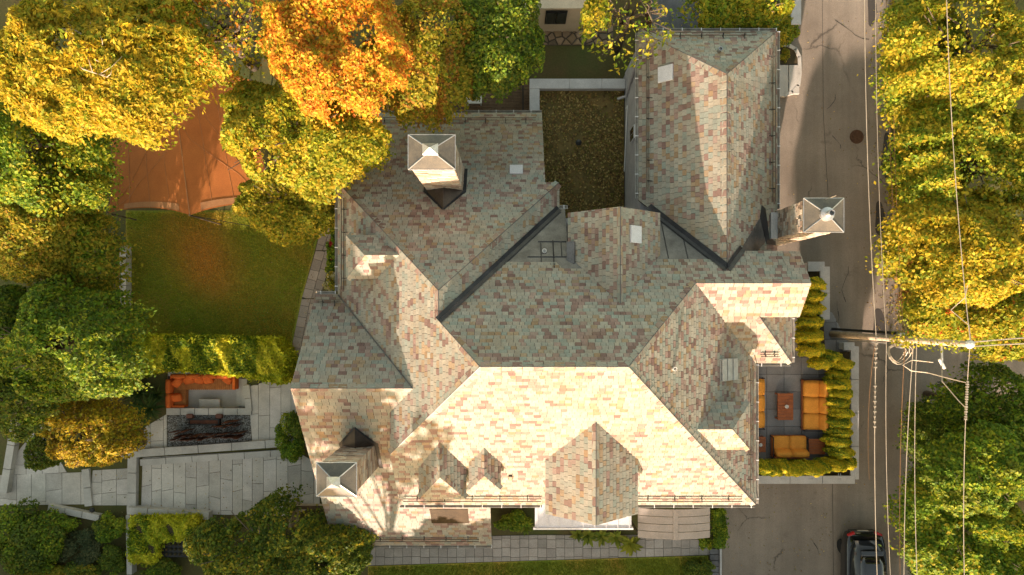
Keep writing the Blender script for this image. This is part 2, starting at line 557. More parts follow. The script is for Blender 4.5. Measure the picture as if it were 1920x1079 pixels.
# grass blades on the lawns
def grass(name, pxpoly, n, label, cmin, cmax, h=0.09):
    xy = [tuple(G(*p).xy) for p in pxpoly]
    xs = [p[0] for p in xy]
    ys = [p[1] for p in xy]
    V, F_, C = [], [], []
    P = nr.uniform((min(xs), min(ys)), (max(xs), max(ys)), (n, 2))
    keep = np.array([inside(p, xy) for p in P])
    P = P[keep]
    k = len(P)
    th = nr.uniform(0, 2 * np.pi, k)
    hh = nr.uniform(0.5, 1.2, k) * h
    lean = nr.uniform(0.3, 1.0, k) * h
    wd = 0.012
    base = np.c_[P, np.full(k, 0.008)]
    side = np.c_[np.cos(th), np.sin(th), np.zeros(k)] * wd
    tip = base + np.c_[-np.sin(th) * lean, np.cos(th) * lean, hh]
    V = np.stack([base - side, base + side, tip], 1).reshape(-1, 3)
    me = bpy.data.meshes.new(name)
    me.from_pydata(V.tolist(), [], np.arange(3 * k).reshape(-1, 3).tolist())
    patch = 0.5 + 0.5 * np.sin(P[:, 0] * 0.9 + 1.3 * np.sin(P[:, 1] * 0.8)) * np.cos(P[:, 1] * 0.7)
    pc = G(385, 480).xy
    gp_ = np.exp(-(((P[:, 0] - pc.x) / 1.3) ** 2 + ((P[:, 1] - pc.y) / 1.6) ** 2))
    t = np.clip(patch * 0.45 + 0.7 * gp_ + nr.uniform(-0.1, 0.3, k), 0, 1)[:, None]
    c = np.array(cmin) * (1 - t) + np.array(cmax) * t
    c *= nr.uniform(0.6, 1.3, (k, 1))
    at = me.attributes.new('Col', 'FLOAT_COLOR', 'FACE')
    at.data.foreach_set('color', np.c_[c, np.ones(k)].astype(np.float32).ravel())
    me.materials.append(M['leaf'])
    o = bpy.data.objects.new(name, me)
    COL.objects.link(o)
    o['kind'] = 'stuff'
    tag(o, label, 'grass')
    return o
grass('grass', [(238, 398), (598, 398), (596, 440), (562, 560), (543, 655), (238, 655)], 60000, 'short lawn grass browned in patches beside the tent', (0.24, 0.36, 0.024), (0.70, 0.34, 0.05))
grass('grass', [(692, 1064), (1000, 1054), (1326, 1044), (1326, 1100), (692, 1100)], 26000, 'short green grass strip along the paved path at the foot of the picture', (0.18, 0.25, 0.018), (0.34, 0.28, 0.03))

# ------------------------------------------------------------------ paving, each stone its own piece
PAV = [(0.53, 0.485, 0.43), (0.50, 0.46, 0.405), (0.56, 0.515, 0.455), (0.47, 0.43, 0.385), (0.54, 0.495, 0.45)]
def shrink(poly, d):
    n = len(poly)
    area = sum(poly[i][0] * poly[(i + 1) % n][1] - poly[(i + 1) % n][0] * poly[i][1] for i in range(n))
    s = 1 if area > 0 else -1
    out = list(poly)
    for i in range(n):
        p, q = poly[i], poly[(i + 1) % n]
        a, b = -(q[1] - p[1]) * s, (q[0] - p[0]) * s
        l = math.hypot(a, b)
        if l < 1e-6:
            continue
        out = clip_half(out, a / l, b / l, -(a * p[0] + b * p[1]) / l - d)
        if len(out) < 3:
            return []
    return out

def piece(name, poly, z0, z1, parent, mat, cols, gap=0.008, inset=0.006):
    p = shrink(poly, gap)
    if len(p) < 3 or poly_area(p) < 0.006:
        return
    q = shrink(p, inset)
    mb = MB()
    c = rnd.choice(cols)
    k = rnd.uniform(0.88, 1.1)
    c = tuple(x * k for x in c)
    z1 = z1 + rnd.uniform(-0.003, 0.003)
    if len(q) == len(p):
        n = len(p)
        vs = [(x, y, z0) for x, y in p] + [(x, y, z1 - inset) for x, y in p] + [(x, y, z1) for x, y in q]
        mb.mesh(vs, [tuple(range(2 * n, 3 * n))] + [(i, (i + 1) % n, n + (i + 1) % n, n + i) for i in range(n)] + [(n + i, n + (i + 1) % n, 2 * n + (i + 1) % n, 2 * n + i) for i in range(n)], c)
    else:
        mb.prism(p, z0, z1, c)
    o = mb.build(name, mat, parent, col=True)
    return o

def pave(name, pxpoly, z, colw, rowl, ang=0.0, cols=PAV, irregular=0.25, zs=0.0, pname='paving_stone', stagger=True, mat=None):
    """bed sheet (structure) + one object per stone, clipped to the outline"""
    poly = [tuple(G(p[0], p[1], zs).xy) for p in pxpoly]
    bed = MB()
    bed.face([(x, y, z - 0.028) for x, y in poly])
    if z > 0.2:
        bed = MB()
        bed.prism(poly, 0.0, z - 0.028)
    b = struct(bed.build(name, M['joint']))
    ca, sa = math.cos(ang), math.sin(ang)
    loc = [(x * ca + y * sa, -x * sa + y * ca) for x, y in poly]
    x0, x1 = min(p[0] for p in loc), max(p[0] for p in loc)
    y0, y1 = min(p[1] for p in loc), max(p[1] for p in loc)
    parts = [loc]
    x = x0
    while x < x1 - 0.02:
        wd = colw * rnd.uniform(1 - irregular * 0.6, 1 + irregular * 0.6)
        xe = min(x + wd, x1)
        y = y0 - (rnd.uniform(0, rowl) if stagger else 0)
        tl = 0.0
        while y < y1:
            ln = rowl * rnd.uniform(1 - irregular, 1 + irregular)
            tn = rnd.uniform(-1, 1) * irregular * 0.35 * colw
            quad = [(x, y + tl), (xe, y - tl), (xe, y + ln - tn), (x, y + ln + tn)]
            for cv in parts:
                q = clip_convex(quad, cv)
                if len(q) >= 3 and poly_area(q) > 0.01:
                    piece(pname, [(a * ca - c * sa, a * sa + c * ca) for a, c in q], z - 0.026, z, b, mat or M['paver'], cols)
            y += ln
            tl = tn
        x = xe
    return b

# main patio by the lounge, steps and approach
pave('patio', [(268, 858), (550, 842), (600, 872), (600, 945), (548, 968), (265, 962)], 0.05, 0.55, 1.5, irregular=0.35)
pave('patio_path', [(465, 725), (556, 700), (556, 838), (474, 838)], 0.05, 0.5, 1.6, irregular=0.2)
pave('patio_path', [(274, 800), (314, 776), (314, 838), (255, 846)], 0.05, 0.6, 1.0, irregular=0.3)
pave('patio_path', [(174, 882), (240, 878), (240, 948), (170, 948)], 0.03, 0.6, 0.8, irregular=0.3)
pave('patio_path', [(34, 846), (76, 796), (126, 886), (60, 890), (20, 890)], 0.03, 0.75, 1.4, irregular=0.3)
pave('patio_path', [(0, 891), (168, 885), (164, 946), (0, 948)], 0.03, 0.75, 1.4, irregular=0.3)
WARM = [(0.35, 0.285, 0.23), (0.32, 0.265, 0.215), (0.37, 0.30, 0.245), (0.31, 0.255, 0.21)]
for q_, a_ in (([(644, 350), (648, 420), (626, 470), (592, 470), (604, 420)], 0.35), ([(592, 471), (626, 471), (600, 560), (566, 560)], 0.28), ([(566, 561), (600, 561), (566, 722), (532, 722)], 0.2)):
    pave('garden_path', q_, 0.04, 0.45, 0.5, ang=-a_, cols=WARM, irregular=0.1)
pave('house_path', [(620, 1040), (690, 1010), (1000, 1003), (1330, 1003), (1330, 1041), (1000, 1051), (690, 1061)], 0.04, 0.42, 0.42, cols=[(0.35, 0.31, 0.275), (0.33, 0.295, 0.26), (0.365, 0.325, 0.29)], irregular=0.06, stagger=False)
# raised kerbs and low walls of pale concrete, each a slab of its own
WALL_N = [0]
def low_wall(name, pxa, pxb, w, z0, z1, n, label, mat='concrete', zs=None):
    a, b_ = G(*pxa, z1 if zs is None else zs).xy, G(*pxb, z1 if zs is None else zs).xy
    d = (b_ - a)
    L = d.length
    WALL_N[0] += 1
    z1 += WALL_N[0] * 0.004
    d.normalize()
    nn = Vector((-d.y, d.x)) * w / 2
    root = thing(name, label, 'low wall', (a.x, a.y, 0))
    for k in range(n):
        s0 = a + d * (L * k / n + 0.006)
        s1 = a + d * (L * (k + 1) / n - 0.006)
        q = [s0 - nn, s1 - nn, s1 + nn, s0 + nn]
        mb = MB()
        mb.prism([(p.x - a.x, p.y - a.y) for p in q], z0, z1, inset=0.01)
        mb.build('coping_stone', M[mat], root)
    return root
low_wall('garden_kerb', (183, 856), (560, 829), 0.36, 0.0, 0.24, 6, 'long pale stone step running below the gravel bed to the house')
low_wall('garden_kerb', (262, 868), (556, 848), 0.30, 0.0, 0.12, 6, 'lower pale stone step along the top of the large patio')
low_wall('garden_kerb', (248, 850), (246, 962), 0.42, 0.0, 0.22, 3, 'pale stone kerb closing the large patio on the left')
low_wall('garden_kerb', (160, 880), (166, 950), 0.35, 0.0, 0.12, 2, 'short pale stone step across the narrow path at far left')
low_wall('garden_wall', (238, 958), (392, 968), 0.34, 0.0, 0.40, 4, 'grey stone planter wall above the clipped yellow hedge')
low_wall('garden_wall', (241, 966), (243, 1078), 0.24, 0.0, 0.40, 3, 'grey stone planter wall left of the clipped yellow hedge')
low_wall('garden_wall', (90, 952), (186, 972), 0.30, 0.0, 0.25, 3, 'low grey wall below the narrow path with a round lamp')
low_wall('garden_wall', (28, 790), (6, 925), 0.35, 0.0, 0.3, 3, 'low pale wall crossing the lower left edge of the picture')
low_wall('garden_wall', (231, 460), (231, 574), 0.30, 0.0, 0.45, 3, 'straight grey wall along the left side of the lawn')
low_wall('lounge_coping', (312, 772), (472, 772), 0.32, 0.0, 0.10, 6, 'pale coping between the sunken lounge and the gravel bed')
low_wall('lounge_coping', (467, 772), (462, 722), 0.30, 0.0, 0.10, 2, 'pale coping right of the sunken lounge steps')
low_wall('lounge_coping', (316, 701), (466, 701), 0.22, 0.0, 0.12, 5, 'pale coping behind the coral lounge sofa under the hedge')

# sunken lounge: steps, block table, coral corner sofa
lx0, lx1, ly0, ly1 = px0, px1, py0, py1
st = thing('lounge_step', 'concrete steps down into the sunken lounge on its right', 'steps', (lx1, ly0, zp))
for k in range(2):
    mb = MB()
    mb.rbox((-0.16 - k * 0.32, (ly1 - ly0) * 0.5 - 0.1, 0.17 - k * 0.085), (0.31, (ly1 - ly0) * 0.78, 0.34 - k * 0.17), 0.01)
    mb.build('tread', M['concrete'], st)
t = G(393, 757, -0.2)
tb = thing('lounge_table', 'plain pale concrete block table in the sunken lounge', 'table', (t.x, t.y, zp))
mb = MB()
mb.rbox((0, 0, 0.30), (0.98, 0.42, 0.08), 0.015)
mb.build('table_top', M['concrete'], tb)
mb = MB()
mb.rbox((0, -0.03, 0.13), (0.8, 0.3, 0.26), 0.01)
mb.build('base', M['concrete'], tb)
# gravel bed tray under the blades
gx0, gx1 = G(315, 0).x, G(474, 0).x
gy0, gy1 = G(0, 838).y, G(0, 779).y
bed = MB()
bed.face([(gx0, gy0, 0.02), (gx1, gy0 + 0.2, 0.02), (gx1 - 0.1, gy1, 0.02), (gx0, gy1, 0.02)])
struct(bed.build('gravel_bed', M['joint']))
gr = MB()
rg = random.Random(3)
for k in range(4200):
    x, y = rg.uniform(gx0, gx1 - 0.06), rg.uniform(gy0 + 0.04, gy1)
    s = rg.uniform(0.018, 0.045)
    v = rg.uniform(0.18, 0.5)
    gr.box((x, y, 0.025 + s * 0.3), (s * rg.uniform(0.8, 1.5), s, s * 0.7), Matrix.Rotation(rg.uniform(0, 3.1), 3, 'Z') @ Matrix.Rotation(rg.uniform(-.5, .5), 3, 'X'), (v, v * 0.98, v * 0.93), taper=0.7)
gro = gr.build('gravel', M['gravel'], col=True, kind='stuff')
tag(gro, 'grey gravel around the rusty steel blades', 'gravel')
# rusted blades
sc = thing('blade_sculpture', 'rows of rusted steel blades standing in the gravel bed', 'sculpture', (*G(390, 808).xy, 0.02))
so = G(390, 808).xy
bl = MB()
bl.box((0, 0, 0.42), (0.16, 0.012, 0.84))
blade_me = bl.data('blade', M['rust'])
def blade(pxp, pyp, h=1.0, rz=0.0):
    o = bpy.data.objects.new('blade', blade_me)
    COL.objects.link(o)
    p = G(pxp, pyp).xy - so
    o.location = (p.x, p.y, 0)
    o.rotation_euler = (R(rg.uniform(-3, 3)), R(rg.uniform(-3, 3)), rz)
    o.scale = (1, 1.6, h)
    o.parent = sc
for k in range(17):
    for j in range(2):
        blade(336 + k * 7.6 + j * 4 + rg.uniform(-1.5, 1.5), 822 - k * 0.45 - j * 6.5 + rg.uniform(-1.2, 1.2), rg.uniform(0.75, 1.15), rg.uniform(-.15, .25))
for k in range(7):
    blade(412 + k * 6.5, 798 - k * 0.6 + rg.uniform(-1, 1), rg.uniform(0.7, 1.0), 0.1)
    if k > 1:
        blade(418 + k * 5.5, 789 - k * 0.3, rg.uniform(0.6, 0.95), 0.1)
for k in range(6):
    blade(334 + k * 5.6, 806 + rg.uniform(-2, 2), rg.uniform(0.8, 1.1), 0.1)
# iron bench frame in the gravel
bp = G(387, 790).xy
ib = thing('iron_bench', 'long dark iron fire trough with two terracotta end blocks in the gravel', 'fire trough', (bp.x, bp.y, 0.02))
for dy in (-0.12, 0.12):
    mb = MB()
    mb.box((0.0, dy, 0.28), (1.5, 0.05, 0.06))
    mb.build('rail', M['black'], ib)
mb = MB()
mb.box((0, 0, 0.2), (1.46, 0.18, 0.05))
mb.build('tray', M['rust'], ib)
for sx in (-0.68, 0.68):
    mb = MB()
    mb.rbox((sx, 0.26, 0.13), (0.28, 0.2, 0.26), 0.02)
    mb.build('end_block', simple('terracotta', (0.16, 0.07, 0.05)) if sx < 0 else bpy.data.materials['terracotta'], ib)
    mb = MB()
    mb.box((sx, 0, 0.12), (0.05, 0.3, 0.26))
    mb.build('leg', M['black'], ib)

def cushion(mb, c, s, M3=None, puff=0.25):
    """soft box: subdivided and bulged"""
    bm = bmesh.new()
    bmesh.ops.create_cube(bm, size=2)
    bmesh.ops.subdivide_edges(bm, edges=bm.edges[:], cuts=3, use_grid_fill=True)
    c = Vector(c)
    vs = []
    for v in bm.verts:
        p = v.co
        e = max(abs(p.x), abs(p.y))
        q = Vector((p.x * (1 - 0.05 * p.y * p.y), p.y * (1 - 0.05 * p.x * p.x), p.z))
        k = 1 - puff * (abs(p.x) ** 4 + abs(p.y) ** 4) / 2
        q = Vector((q.x * s[0] / 2, q.y * s[1] / 2, q.z * s[2] / 2 * k))
        vs.append((M3 @ q if M3 else q) + c)
    bm.verts.index_update()
    mb.mesh(vs, [tuple(v.index for v in f.verts) for f in bm.faces])
    bm.free()

# coral corner sofa
s0 = Vector((px0 + 0.05, py1 - 0.05))
so_ = thing('corner_sofa', 'coral corner sofa with slatted seat in the sunken lounge', 'sofa', (s0.x, s0.y, zp))
Lx, Ly, dp = 3.15, 1.55, 0.72
mb = MB()
mb.box((Lx / 2, -dp / 2, 0.19), (Lx, dp, 0.32))
mb.box((dp / 2, -Ly / 2 - 0.2, 0.188), (dp - 0.01, Ly - 0.4, 0.318))
mb.build('base', M['teak'], so_)
sl = MB()
sl.box((0, 0, 0), (0.05, 0.62, 0.03))
slat_x = sl.data('slat', M['teak'])
sl = MB()
sl.box((0, 0, 0), (0.62, 0.05, 0.03))
slat_y = sl.data('slat', M['teak'])
for k in range(28):
    o = bpy.data.objects.new('slat', slat_x)
    COL.objects.link(o)
    o.parent = so_
    o.location = (0.55 + k * 0.093, -0.44, 0.375)
for k in range(12):
    o = bpy.data.objects.new('slat', slat_y)
    COL.objects.link(o)
    o.parent = so_
    o.location = (0.44, -0.55 - k * 0.085, 0.375)
def cush_obj(name, mat, parent, c, s, M3=None, puff=0.25):
    mb = MB()
    cushion(mb, c, s, M3, puff)
    return mb.build(name, mat, parent, smooth=True)
for k in range(4):
    cush_obj('back_cushion', M['redorange'], so_, (0.55 + k * 0.72, -0.10, 0.58), (0.70, 0.2, 0.42), Matrix.Rotation(-0.15, 3, 'X'))
for k in range(2):
    cush_obj('back_cushion', M['redorange'], so_, (0.10, -0.55 - k * 0.68, 0.58), (0.2, 0.66, 0.42), Matrix.Rotation(-0.15, 3, 'Y'))
for (x, y, rz, s) in ((0.42, -0.36, 0.8, 0.5), (0.95, -0.28, 0.2, 0.46), (1.42, -0.27, -0.15, 0.46), (1.86, -0.27, 0.1, 0.46), (0.36, -1.1, 0.1, 0.5), (2.75, -0.26, -0.6, 0.44)):
    cush_obj('scatter_cushion', M['redorange'], so_, (x, y, 0.50), (s, s * 0.75, 0.22), Matrix.Rotation(rz, 3, 'Z') @ Matrix.Rotation(0.45, 3, 'X'), 0.6)
mb = MB()
mb.rbox((Lx - 0.06, -dp / 2, 0.36), (0.14, dp, 0.5), 0.04)
mb.build('armrest', M['redorange'], so_)
mb = MB()
mb.rbox((dp / 2 + 0.02, -Ly + 0.03, 0.34), (dp, 0.12, 0.46), 0.04)
mb.build('armrest', M['redorange'], so_)

# ------------------------------------------------------------------ the house
T = 0.84
P_S = (0, T, 10.4 + T * 1.77)
P_N = (0, -T, 10.4 - T * 1.77)
P_E = (-T, 0, 10.4 + T * 3.63)
P_W = (T, 0, 10.4 + T * 1.06)
P_BN = (0, -T, 9.18 + T * 0.68)
P_BE = (-T, 0, 9.18 - T * 2.512)
P_WN = (0, -T, 8.37 - T * 2.68)
P_WS = (0, T, 8.37 + T * 2.68)
P_ES = (0, T, 8.1 - T * 0.968)
P_LE = (-T, 0, 7.1 + T * 8.95)
TG = 0.88
P_GW = (TG, 0, 7.65 - TG * 7.6)
P_GE = (-TG, 0, 7.65 + TG * 7.6)
P_GN = (0, -0.952, 7.65 + 0.952 * 8.44)
P_SW_ = (0.9, 0, 8.71 - 0.9 * 3.64)
P_SE_ = (-0.9, 0, 8.71 + 0.9 * 3.64)
P_DW = (0.788, 0, 8.7 - 0.788 * 2.81)
P_DE = (-0.788, 0, 8.7 + 0.788 * 2.81)

def zon(pl, x, y):
    return pl[0] * x + pl[1] * y + pl[2]
def lift(pl, xy, dz=0.0):
    return Vector((xy[0], xy[1], zon(pl, xy[0], xy[1]) + dz))

house = thing('house', 'large house with steep multicoloured slate roofs filling the middle of the picture', 'house', (0, 0, 0))
roof_mb = MB()
SL_PAL = [(0.290, 0.270, 0.221), (0.258, 0.254, 0.210), (0.305, 0.282, 0.228), (0.226, 0.243, 0.205), (0.275, 0.243, 0.194), (0.290, 0.259, 0.202),
          (0.203, 0.130, 0.108), (0.243, 0.164, 0.136), (0.167, 0.103, 0.086), (0.270, 0.198, 0.162), (0.290, 0.213, 0.136), (0.258, 0.175, 0.103)]
SL_W0 = [13, 13, 11, 9, 10, 8, 7, 7, 4, 7, 6, 3]
SL_W = SL_W0
def slate_pick(x, y):
    """weathering and batches: tan, mauve and green slates cluster loosely over the roof"""
    a = math.sin(x * 0.9 + 1.7 * math.sin(y * 0.7)) * math.cos(y * 1.1 + 0.8 * math.sin(x * 0.6))
    b = math.sin(x * 0.5 - y * 0.8 + 2.0 + 1.2 * math.sin(x * 0.9 + y * 0.4))
    k_m = 1.0 + 0.75 * a
    k_t = 1.0 + 0.9 * b if b > 0 else 1.0 + 0.6 * b
    k_g = 1.0 - 0.35 * a
    wts = [w_ * (k_g if i_ in (1, 3) else 1.0) * (k_m if 6 <= i_ <= 9 else 1.0) * (k_t * 1.25 if i_ >= 10 or i_ in (4, 5) else 1.0) for i_, w_ in enumerate(SL_W0)]
    return rnd.choices(range(12), wts)[0]
slate_frag = MB()      # everything joined
slate_full = []        # candidates for separate slates: (score, face, r, s, w, e, ci)
class Face_:
    pass
def slate_face(pl, poly, w=0.215, e=0.145, thick=0.024, pal_shift=0):
    a, b, c = pl
    gl = math.hypot(a, b)
    ds = Vector((-a / gl, -b / gl))            # downhill in plan
    dr = Vector((-ds.y, ds.x))
    cosq = 1 / math.sqrt(1 + gl * gl)
    n = Vector((-a, -b, 1)).normalized()
    ep = e * cosq
    loc = [(p[0] * dr.x + p[1] * dr.y, p[0] * ds.x + p[1] * ds.y) for p in poly]
    r0, r1 = min(p[0] for p in loc), max(p[0] for p in loc)
    s0, s1 = min(p[1] for p in loc), max(p[1] for p in loc)
    parts = tris(loc)
    roof_mb.slab([lift(pl, p, -0.01) for p in poly], 0.14)
    def world_pt(r, s, h):
        x, y = dr.x * r + ds.x * s, dr.y * r + ds.y * s
        return Vector((x, y, a * x + b * y + c)) + n * h
    f = Face_()
    f.basis = (dr, ds, n, a, b, c, cosq)
    f.wp = world_pt
    s = s1
    row = 0
    while s > s0 - ep:
        st, sb = s - ep, s
        r = r0 - rnd.uniform(0, w) - (w / 2 if row % 2 else 0)
        while r < r1:
            ww = w * rnd.choice((0.8, 0.9, 1.0, 1.0, 1.1, 1.25))
            g = 0.006
            rect = [(r + g, st + 0.002), (r + ww - g, st + 0.002), (r + ww - g, sb + 0.012), (r + g, sb + 0.012)]
            xm, ym = dr.x * r + ds.x * sb, dr.y * r + ds.y * sb
            ci = slate_pick(xm, ym)
            cr_ = [rect[0], rect[1], (r + ww - g, sb), (r + g, sb)]
            ins = all(inside(q, loc) for q in cr_)
            mid = inside((r + ww / 2, (st + sb) / 2), loc)
            if ins and mid and all(inside(q, loc) for q in rect):
                slate_full.append((f, r + ww / 2, st, sb + 0.012, ww - 2 * g, ci, thick))
            else:
                for cv in parts:
                    q = clip_convex(rect, cv)
                    if len(q) >= 3 and poly_area(q) > 0.0006:
                        k = rnd.uniform(0.93, 1.07)
                        col = tuple(x * k for x in SL_PAL[ci])
                        slate_frag.face([world_pt(pr, ps, 0.008 + thick * (ps - st) / (sb - st)) for pr, ps in q], col)
            r += ww
        s -= ep
        row += 1

def slate_geo(mb, f, r, st, sb, w, ci, thick, jit=0.0):
    ht, hb = 0.008, 0.008 + thick + jit
    A = f.wp(r - w / 2, st, ht)
    B = f.wp(r + w / 2, st, ht)
    C_ = f.wp(r + w / 2, sb, hb)
    D = f.wp(r - w / 2, sb, hb + rnd.uniform(-0.003, 0.003))
    C0 = f.wp(r + w / 2, sb, 0.0)
    D0 = f.wp(r - w / 2, sb, 0.0)
    A0 = f.wp(r - w / 2, st, 0.0)
    B0 = f.wp(r + w / 2, st, 0.0)
    k = rnd.uniform(0.92, 1.08)
    col = tuple(x * k for x in SL_PAL[ci])
    mb.mesh([A, B, C_, D, A0, B0, C0, D0], [(0, 1, 2, 3), (3, 2, 6, 7), (0, 3, 7, 4), (2, 1, 5, 6)], col)

V1, V2, R1, R2 = (-2.512, 0.68), (-2.512, -0.318), (-1.06, -1.77), (3.63, -1.77)
slate_face(P_S, [R1, (-4.41, -5.12), (-4.41, -7.485), (9.344, -7.485), R2])
slate_face(P_N, [V2, (-0.448, 1.746), (1.515, 1.746), (1.75, 1.482), (2.482, 1.482), (3.64, 0.242), (5.139, 1.848), (7.27, 1.848), (7.6, 1.504), (8.225, 2.158), (10.42, 2.158), (10.42, 0.968), (6.368, 0.968), R2, R1])
slate_face(P_E, [R2, (9.344, -7.485), (9.344, -2.008), (6.368, 0.968)])
slate_face(P_W, [R1, V2, V1, (-6.774, 4.942), (-6.774, 0.618), (-3.476, -2.68), (-4.41, -3.613), (-4.41, -5.12)])
slate_face(P_BN, [V1, (1.75, 4.942), (1.22, 4.942), (1.22, 8.5), (-6.2, 8.5), (-6.2, 4.942), (-6.774, 4.942)])
slate_face(P_BE, [V1, V2, (1.75, 3.944), (1.75, 4.942)])
slate_face(P_WN, [(-7.72, -2.68), (-3.476, -2.68), (-6.774, 0.618), (-7.66, 0.618)], 0.24, 0.158)
slate_face(P_WS, [(-7.72, -2.68), (-7.9, -10.3), (-0.96, -10.3), (-0.96, -7.2), (-4.41, -7.2), (-4.41, -3.613), (-3.476, -2.68)], 0.265, 0.175)
slate_face(P_ES, [(6.368, 0.968), (9.344, -2.008), (10.736, -2.008), (8.95, -0.223), (10.42, -0.223), (10.42, 0.968)], 0.235, 0.15)
slate_face(P_LE, [(8.95, -0.22), (10.736, -2.008), (10.736, 0.3), (8.95, 0.3)], 0.235, 0.16)
slate_face(P_GW, [(7.6, 1.504), (7.6, 8.44), (4.907, 10.93), (4.907, 4.325)], 0.215, 0.172)
slate_face(P_GE, [(7.6, 1.504), (8.225, 2.158), (10.293, 2.2), (10.293, 10.93), (7.6, 8.44)], 0.215, 0.168)
slate_face(P_GN, [(7.6, 8.44), (10.293, 10.93), (4.907, 10.93)], 0.215, 0.152)
slate_face(P_SW_, [(3.64, 0.242), (3.64, 3.55), (1.985, 3.55), (1.985, 2.015)], 0.215, 0.152)
slate_face(P_SE_, [(3.64, 0.242), (5.295, 2.015), (5.295, 3.55), (3.64, 3.55)], 0.215, 0.152)
slate_face(P_DW, [(2.81, -3.794), (1.16, -5.342), (1.16, -7.32), (2.81, -7.32)], 0.225, 0.165)
slate_face(P_DE, [(2.81, -3.794), (2.81, -7.32), (4.46, -7.32), (4.46, -5.342)], 0.225, 0.165)

# hipped dormers: (ridge back point, axis, ridge length, ridge z, eave z, half width, front overhang, main plane)
def dormer(rb, ax, rl, zr, ze, hw, fr, pl):
    ax = Vector(ax)
    sd_ = Vector((-ax.y, ax.x))
    rb = Vector(rb)
    rf = rb + ax * rl
    sl = (zr - ze) / hw
    fl = (zr - ze) / fr
    # point on main plane at eave height along the axis
    gl = pl[0] * ax.x + pl[1] * ax.y
    back = (ze - zon(pl, rb.x, rb.y)) / gl
    eb = rb + ax * back
    ef = rf + ax * fr
    for s in (1, -1):
        d = sd_ * s
        p = (-sl * d.x, -sl * d.y, zr + sl * (d.x * rb.x + d.y * rb.y))
        poly = [tuple(rb), tuple(rf), tuple(ef + d * hw), tuple(eb + d * hw)]
        slate_face(p, poly if s == 1 else poly[::-1], 0.24, 0.16)
    p = (-fl * ax.x, -fl * ax.y, zr + fl * (ax.x * rf.x + ax.y * rf.y))
    slate_face(p, [tuple(rf), tuple(ef - sd_ * hw), tuple(ef + sd_ * hw)], 0.24, 0.15)
    # cheeks and front below the eaves
    w_ = MB()
    q0 = eb - sd_ * (hw - 0.1) - ax * 0.15
    q1 = ef - sd_ * (hw - 0.1) - ax * 0.12
    q2 = ef + sd_ * (hw - 0.1) - ax * 0.12
    q3 = eb + sd_ * (hw - 0.1) - ax * 0.15
    for a_, b_ in ((q0, q1), (q1, q2), (q2, q3)):
        w_.face([(a_.x, a_.y, zon(pl, a_.x, a_.y) - 0.05), (b_.x, b_.y, zon(pl, b_.x, b_.y) - 0.05), (b_.x, b_.y, ze - 0.02), (a_.x, a_.y, ze - 0.02)])
    w_.build('dormer_wall', M['stucco'], house)
    m_ = (q1 + q2) / 2 + ax * 0.01
    zb = zon(pl, m_.x, m_.y)
    g_ = MB()
    ww = hw * 0.5
    g_.face([(*(m_ - sd_ * ww), zb + 0.15), (*(m_ + sd_ * ww), zb + 0.15), (*(m_ + sd_ * ww), ze - 0.08), (*(m_ - sd_ * ww), ze - 0.08)])
    g_.build('dormer_window', M['glass'], house)
    return rb, rf, ef, eb, sd_, hw, zr, ze
dorm = []
dorm.append(dormer((-2.59, (8.0 - P_S[2]) / T), (0, -1), 1.22, 8.0, 7.1, 0.85, 1.0, P_S))
dorm.append(dormer((-1.04, (7.8 - P_S[2]) / T), (0, -1), 0.98, 7.8, 7.3, 0.56, 0.62, P_S))
dorm.append(dormer(((P_E[2] - 8.04) / T, -4.16), (1, 0), 1.23, 8.04, 7.3, 0.85, 0.86, P_E))
dorm.append(dormer(((7.89 - P_W[2]) / T, 1.96), (-1, 0), 1.19, 7.89, 7.1, 0.78, 0.85, P_W))

# hip and ridge slates
def hip_strip(p0, p1, plA, plB, w=0.17, L=0.32, sides=(1, 1), h=0.035):
    p0, p1 = Vector(p0), Vector(p1)
    d = (p1 - p0).xy
    n = max(1, int((p1 - p0).length / L))
    for pl, on, sgn in ((plA, sides[0], 1), (plB, sides[1], -1)):
        if not on:
            continue
        nn = Vector((-d.y, d.x)).normalized() * w * sgn
        # pick the side that lies on this plane (below the edge)
        for k in range(n):
            a0, a1 = p0.lerp(p1, k / n + 0.004), p0.lerp(p1, (k + 1) / n - 0.004)
            q0, q1 = a0.xy + nn, a1.xy + nn
            col = SL_PAL[rnd.choices(range(12), SL_W)[0]]
            kk = rnd.uniform(0.9, 1.08)
            col = tuple(x * kk for x in col)
            b0 = Vector((q0.x, q0.y, zon(pl, *q0)))
            b1 = Vector((q1.x, q1.y, zon(pl, *q1)))
            up = Vector((0, 0, h))
            up2 = Vector((0, 0, h + 0.012))
            slate_frag.mesh([a0 + up2, a1 + up, b1 + up, b0 + up2, b1 + Vector((0, 0, 0)), b0 + Vector((0, 0, 0)), a0, a1], [(0, 1, 2, 3), (3, 2, 4, 5), (0, 3, 5, 6), (2, 1, 7, 4)], col)
def P3(pl, xy):
    return lift(pl, xy)
HIPS = []
def hs(pl1, pl2, a, b, **k):
    """edge from a to b; pl1 lies left of a->b, pl2 right"""
    hip_strip(P3(pl1, a), P3(pl1, b), pl1, pl2, **k)
    HIPS.append((P3(pl1, a), P3(pl1, b)))
hs(P_BN, P_W, (-6.774, 4.942), V1)
hs(P_BE, P_BN, (1.75, 4.942), V1)
hs(P_BE, P_W, V1, V2, w=0.14)
hs(P_N, P_W, V2, R1, w=0.15)
hs(P_W, P_S, (-4.41, -5.12), R1)
hs(P_N, P_S, R1, R2, w=0.14)
hs(P_E, P_S, R2, (9.344, -7.485))
hs(P_N, P_E, R2, (6.368, 0.968))
hs(P_N, P_ES, (6.368, 0.968), (10.42, 0.968), w=0.14)
hs(P_LE, P_ES, (8.95, -0.223), (10.736, -2.008), w=0.15)
hs(P_WN, P_WS, (-7.72, -2.68), (-3.476, -2.68), w=0.13)
